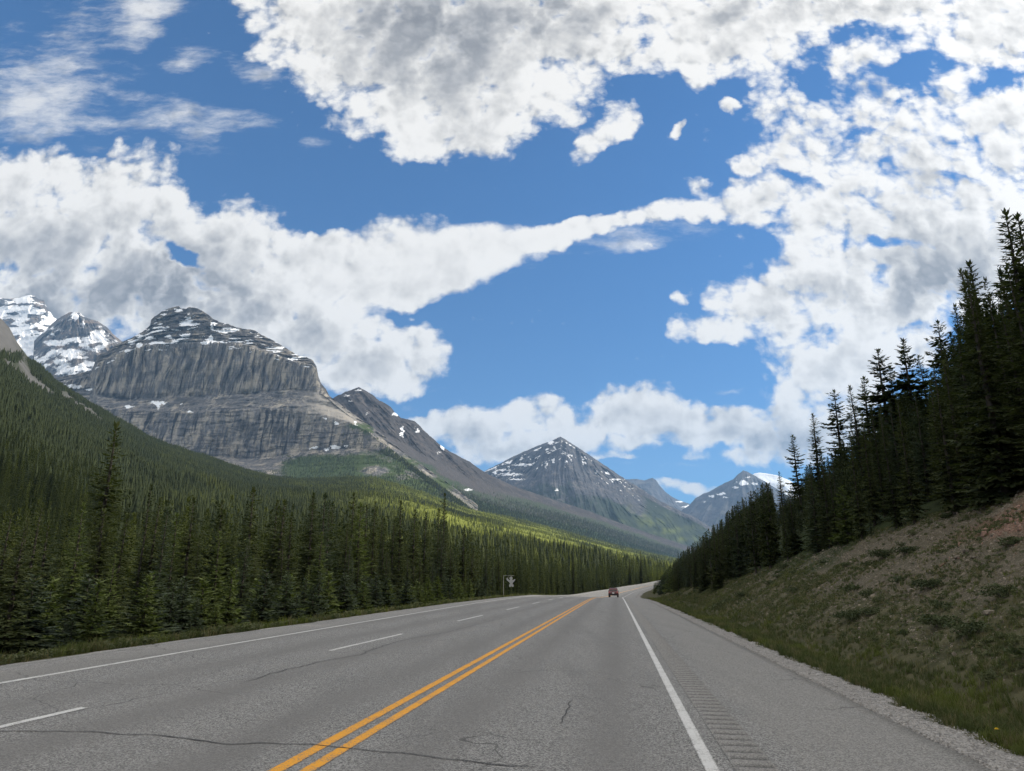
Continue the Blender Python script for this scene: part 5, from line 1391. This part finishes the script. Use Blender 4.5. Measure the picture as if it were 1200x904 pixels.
for px, py, k, sc, lab in [
 (1120,583,0,1.0,'small dark shrub on the crest of the scree slope, beside the reddish stones'),
 (1070,628,2,0.8,'lone small bush in the upper middle of the scree slope'),
 (1035,655,1,1.9,'wide dark mat of shrub in the middle of the bank, topmost of the dark mats'),
 (1062,650,1,1.5,'dark low shrub touching the wide mat in the middle of the bank'),
 (1000,727,0,1.3,'round dark green shrub low on the bank, beside the grass strip'),
 (1018,722,0,1.1,'smaller round shrub just right of the round dark one low on the bank'),
 (903,686,1,1.5,'dark shrub hugging the left end of the bank'),
 (918,667,0,1.5,'dark shrub high at the left end of the bank, above another'),
 (912,678,1,1.2,'flat dark shrub between two others at the left end of the bank'),
 (930,695,0,1.1,'small shrub on the grassy part of the bank'),
 (940,655,2,1.2,'leafy bush under the trees where the bank is grassy'),
 (992,665,0,0.9,'small shrub on the grassy upper bank'),
 (1100,735,1,1.4,'low spreading shrub in the stony lower right bank'),
 (1140,745,1,1.5,'low spreading shrub lowest at the right of the bank'),
 (1175,700,0,1.2,'dark shrub near the right picture edge halfway up the bank'),
 (1185,640,1,1.3,'shrub at the right picture edge below the reddish earth'),
 (1090,690,1,1.3,'dark mat of shrub below the middle of the scree slope'),
 (845,712,2,1.3,'leafy bush at the toe of the bank near the road'),
 (870,700,0,1.4,'dark bush at the toe of the bank under the wood'),
 (1160,800,2,0.7,'small herb bush in the grass strip near the right picture edge'),
]:
    shrub(px, py, k, sc, lab)
for i, (px, py) in enumerate([(230,722),(262,728),(318,722),(355,712),(395,712),(430,708),(120,748),(30,768),(470,706),(500,702)]):
    shrub(px, py, 3 if i % 3 else 2, rgG.uniform(0.7, 1.2), ['light leafy bush in the rough grass of the left verge', 'pale low bush in the rough grass of the left verge'][0 if i % 3 else 1], ['light bushes on the left verge', 'pale low bushes on the left verge'][0 if i % 3 else 1])
for i, (px, py, r) in enumerate([(1133,648,.13),(1141,655,.10),(1150,662,.09),(1122,655,.11),(1180,672,.10),(1165,585,.08),(1085,600,.09),(1060,610,.08),(1160,720,.12)]):
    x, y, z = hit(px, py); o = obj('stone', STONE[i % 4], None, (x, y, z + r * 0.25)); o.scale = (r, r, r); o.rotation_euler = (0, 0, i)
    tag(o, ['larger stone lying on the grey upper scree slope', 'brownish stone on the reddish crest of the scree slope', 'single larger stone on the lower right bank'][0 if i < 5 else 1 if i < 8 else 2], 'stone', 'larger stones on the scree')

# dandelion by the gravel
def dandelion(px, py, label):
    x, y, z = hit(px, py); e = empty('dandelion', (x, y, z))
    V = []; F = []
    for k in range(4):
        a = k * 1.57; V += [(0.004 * math.cos(a), 0.004 * math.sin(a), 0), (0.003 * math.cos(a) + .01, 0.003 * math.sin(a), 0.17)]
    for k in range(4):
        i0, i1 = 2 * k, 2 * ((k + 1) % 4); F.append((i0, i1, i1 + 1, i0 + 1))
    obj('stem', mesh_data('stem', np.array(V), np.array(F), M_HERB), e)
    V = []; F = []
    for ring, (n, r, up) in enumerate([(16, 0.032, 0.0), (12, 0.024, 0.008), (8, 0.014, 0.014)]):
        for k in range(n):
            a = k * 6.283 / n + ring * 0.2; w = 0.006; b = len(V); c, s_ = math.cos(a), math.sin(a)
            V += [(0.01, 0, 0.172), (0.01 + c * r * .6 - s_ * w, s_ * r * .6 + c * w, 0.172 + up), (0.01 + c * r, s_ * r, 0.174 + up), (0.01 + c * r * .6 + s_ * w, s_ * r * .6 - c * w, 0.172 + up)]; F.append((b, b + 1, b + 2, b + 3))
    obj('flower', mesh_data('flower', np.array(V), np.array(F), plain('yellow_petals', (0.80, 0.55, 0.02), 0.7)), e)
    V = []; F = []
    for k in range(7):
        a = k * 0.9; b = len(V); c, s_ = math.cos(a), math.sin(a)
        V += [(0, 0, 0.01), (c * .07 - s_ * .014, s_ * .07 + c * .014, 0.03), (c * .13, s_ * .13, 0.025), (c * .07 + s_ * .014, s_ * .07 - c * .014, 0.03)]; F.append((b, b + 1, b + 2, b + 3))
    obj('leaves', mesh_data('leaves', np.array(V), np.array(F), M_HERB), e)
    e.scale = (0.9,) * 3
    tag(e, label, 'dandelion')
dandelion(1170, 872, 'single yellow dandelion flowering at the edge of the gravel')

# ------------------------------------------------------------------ red car ahead
def box(bm, c, d, taper=None):
    r = bmesh.ops.create_cube(bm, size=1.0); vs = r['verts']
    for v in vs:
        k = taper if (taper and v.co.z > 0) else (1, 1)
        v.co = Vector((v.co.x * d[0] * k[0] + c[0], v.co.y * d[1] * k[1] + c[1], v.co.z * d[2] + c[2]))
    return vs
def bm_mesh(name, bm, mat, bev=0.0, smooth=False):
    if bev: bmesh.ops.bevel(bm, geom=list(bm.edges), offset=bev, segments=2, affect='EDGES', profile=0.6)
    me = bpy.data.meshes.new(name); bm.to_mesh(me); bm.free(); me.materials.append(mat)
    if smooth: me.polygons.foreach_set('use_smooth', np.ones(len(me.polygons), bool))
    return me
def build_car():
    s, t = 143.0, -0.98
    x, y = P(s, t); z = float(road_z(s, t))
    hd = AZ0 + KAP * 43
    e = empty('red_car', (float(x), float(y), z), -hd)
    m, nt, b, out = new_mat('dark_red_car_paint')
    b.inputs['Base Color'].default_value = (0.065, 0.005, 0.007, 1); b.inputs['Roughness'].default_value = 0.3; b.inputs['Coat Weight'].default_value = 0.6
    glass, _, gb, _ = new_mat('dark_car_glass'); gb.inputs['Base Color'].default_value = (0.012, 0.013, 0.015, 1); gb.inputs['Roughness'].default_value = 0.08; gb.inputs['Specular IOR Level'].default_value = 0.5
    blk = plain('black_trim', (0.015, 0.015, 0.016), 0.6); rub = plain('tyre_rubber', (0.02, 0.02, 0.02), 0.85); al = plain('wheel_alloy', (0.5, 0.5, 0.52), 0.35, 0.8)
    red = plain('tail_lamp_lens', (0.42, 0.10, 0.09), 0.25); pl = plain('white_plate', (0.75, 0.75, 0.73), 0.5); sil = plain('silver_rail', (0.45, 0.45, 0.46), 0.4, 0.7)
    # body: side profile drawn along the length, drawn in towards the roof
    prof = [(-2.25,.42),(-2.3,.75),(-2.22,.98),(-2.02,1.08),(-1.72,1.60),(-1.55,1.68),(-.2,1.71),(.25,1.66),(.95,1.12),(1.9,1.0),(2.2,.86),(2.28,.55),(2.2,.34),(-2.15,.34)]
    bm = bmesh.new()
    rings = []
    for sx in (-1, -0.94, 0.94, 1):
        ring = []
        for (yy, zz) in prof:
            hw = 0.92 - max(0, zz - 1.02) * 0.27
            k = 1.0 if abs(sx) < 0.99 else 0.965
            ring.append(bm.verts.new((hw * sx, yy * k, 0.34 + (zz - 0.34) * (k if zz > 1 else 1))))
        rings.append(ring)
    n = len(prof)
    for a in range(3):
        for i in range(n): bm.faces.new((rings[a][i], rings[a][(i + 1) % n], rings[a + 1][(i + 1) % n], rings[a + 1][i]))
    bm.faces.new(rings[0][::-1]); bm.faces.new(rings[3])
    bmesh.ops.recalc_face_normals(bm, faces=bm.faces)
    body = obj('body', bm_mesh('body', bm, m, 0.02), e)
    def quad(name, pts, mat, th=0.02, parent=e):
        bm = bmesh.new(); vs = [bm.verts.new(p) for p in pts]; f = bm.faces.new(vs)
        r = bmesh.ops.extrude_face_region(bm, geom=[f]); nn = f.normal.copy() if f.normal.length else Vector((0, -1, 0))
        bm.normal_update(); nn = f.normal
        for v in r['geom']:
            if isinstance(v, bmesh.types.BMVert): v.co += nn * th
        bmesh.ops.recalc_face_normals(bm, faces=bm.faces)
        return obj(name, bm_mesh(name, bm, mat), parent)
    quad('rear_window', [(-.66,-1.985,1.15),(.66,-1.985,1.15),(.58,-1.74,1.555),(-.58,-1.74,1.555)], glass, 0.015)
    quad('windscreen', [(.68,.9,1.175),(-.68,.9,1.175),(-.6,.33,1.60),(.6,.33,1.60)], glass, 0.015)
    for sx in (-1, 1):
        q = [(sx*.885,-1.55,1.14),(sx*.885,.75,1.14),(sx*.775,.18,1.58),(sx*.775,-1.42,1.58)]
        quad('side_window', q if sx > 0 else q[::-1], glass, 0.015)
        bm = bmesh.new(); box(bm, (sx * .77, -2.22, .93), (.24, .16, .22)); obj('tail_light', bm_mesh('tail_light', bm, red, 0.03), e)
        bm = bmesh.new(); box(bm, (sx * .98, .62, 1.14), (.17, .10, .14)); obj('side_mirror', bm_mesh('side_mirror', bm, m, 0.03), e)
        bm = bmesh.new(); box(bm, (sx * .60, -.65, 1.745), (.04, 1.7, .035)); obj('roof_rail', bm_mesh('roof_rail', bm, sil, 0.01), e)
        for yy in (-1.38, 1.38):
            bm = bmesh.new(); bmesh.ops.create_cone(bm, cap_ends=True, segments=28, radius1=.36, radius2=.36, depth=.24)
            for v in bm.verts: v.co = Vector((v.co.z + sx * .80, v.co.x + yy, v.co.y + .36))
            w = obj('wheel', bm_mesh('wheel', bm, rub, 0.03), e)
            bm = bmesh.new(); bmesh.ops.create_cone(bm, cap_ends=True, segments=24, radius1=.23, radius2=.2, depth=.03)
            for v in bm.verts: v.co = Vector((v.co.z * sx + sx * .928, v.co.x + yy, v.co.y + .36))
            obj('rim', bm_mesh('rim', bm, al), w)
    bm = bmesh.new(); box(bm, (0, -2.27, .50), (1.66, .22, .26)); obj('rear_bumper', bm_mesh('rear_bumper', bm, blk, 0.04), e)
    bm = bmesh.new(); box(bm, (0, -2.322, .80), (.36, .02, .17)); obj('licence_plate', bm_mesh('licence_plate', bm, pl), e)
    bm = bmesh.new(); box(bm, (0, 2.25, .48), (1.6, .16, .24)); obj('front_bumper', bm_mesh('front_bumper', bm, blk, 0.04), e)
    tag(e, 'dark red car driving away in the right lane, seen from behind', 'car')
build_car()

# ------------------------------------------------------------------ white emblem on a thin post by the left verge
def build_sign():
    u, v = ray(590, 690); Y = 92.0; x = float(u) * Y; z = float(ground_xy(x, Y))
    e = empty('road_emblem', (x, Y, z), -0.05)
    ste = plain('galvanised_post', (0.25, 0.25, 0.24), 0.6, 0.3); wh = plain('white_enamel', (0.36, 0.36, 0.35), 0.6)
    ztop = CAM_H + float(ray(590, 674.5)[1]) * Y - z; sc = Y / 865.0
    def tube(bm, a, b, r):
        a, b = Vector(a), Vector(b); d = b - a
        q = bmesh.ops.create_cone(bm, cap_ends=True, segments=10, radius1=r, radius2=r, depth=d.length)
        rot = d.to_track_quat('Z', 'Y').to_matrix()
        for vv in q['verts']: vv.co = rot @ vv.co + (a + b) / 2
    bm = bmesh.new(); tube(bm, (0, 0, -0.4), (0, 0, ztop), 0.035); obj('post', bm_mesh('post', bm, ste), e)
    bm = bmesh.new(); tube(bm, (-0.04, 0, ztop - 0.04), (12.5 * sc, 0, ztop - 0.04), 0.022); obj('arm', bm_mesh('arm', bm, ste), e)
    bm = bmesh.new()
    for px in (6.2, 9.8): tube(bm, (px * sc, 0, ztop - 0.08), (px * sc, 0, ztop - 3.2 * sc), 0.012)
    obj('hanger', bm_mesh('hanger', bm, ste), e)
    # the figure: round top, two raised arms, narrow waist, two feet; one plate 4 cm thick
    def X(px): return (px - 590.2) * sc
    def Zz(py): return ztop - (py - 674.5) * sc
    out = [(599,675.8),(600.4,676.4),(601,677.8),(600.3,679.2),(601.3,680.2),(603,678.8),(604.2,678.9),(603.8,680.2),(601.6,682.6),(600.8,684),(602,685),(602.3,687.3),(599.9,687.4),(599.4,686),(599,687.5),(596.7,687.4),(596.9,685.2),(598,684),(597.2,682.4),(594.4,680.2),(593.6,678.2),(594.6,677),(595.6,678.5),(597.2,680),(597.9,679.2),(597.1,677.8),(597.6,676.4)]
    bm = bmesh.new(); vs = [bm.verts.new((X(a), -0.02, Zz(b))) for a, b in out]; f = bm.faces.new(vs)
    r = bmesh.ops.extrude_face_region(bm, geom=[f])
    for vv in r['geom']:
        if isinstance(vv, bmesh.types.BMVert): vv.co.y += 0.04
    bmesh.ops.triangulate(bm, faces=[q for q in bm.faces if len(q.verts) > 4]); bmesh.ops.recalc_face_normals(bm, faces=bm.faces)
    obj('emblem_plate', bm_mesh('emblem_plate', bm, wh), e)
    tag(e, 'white Y-shaped emblem hanging from a thin post with an arm, beside the left verge', 'sign')
build_sign()
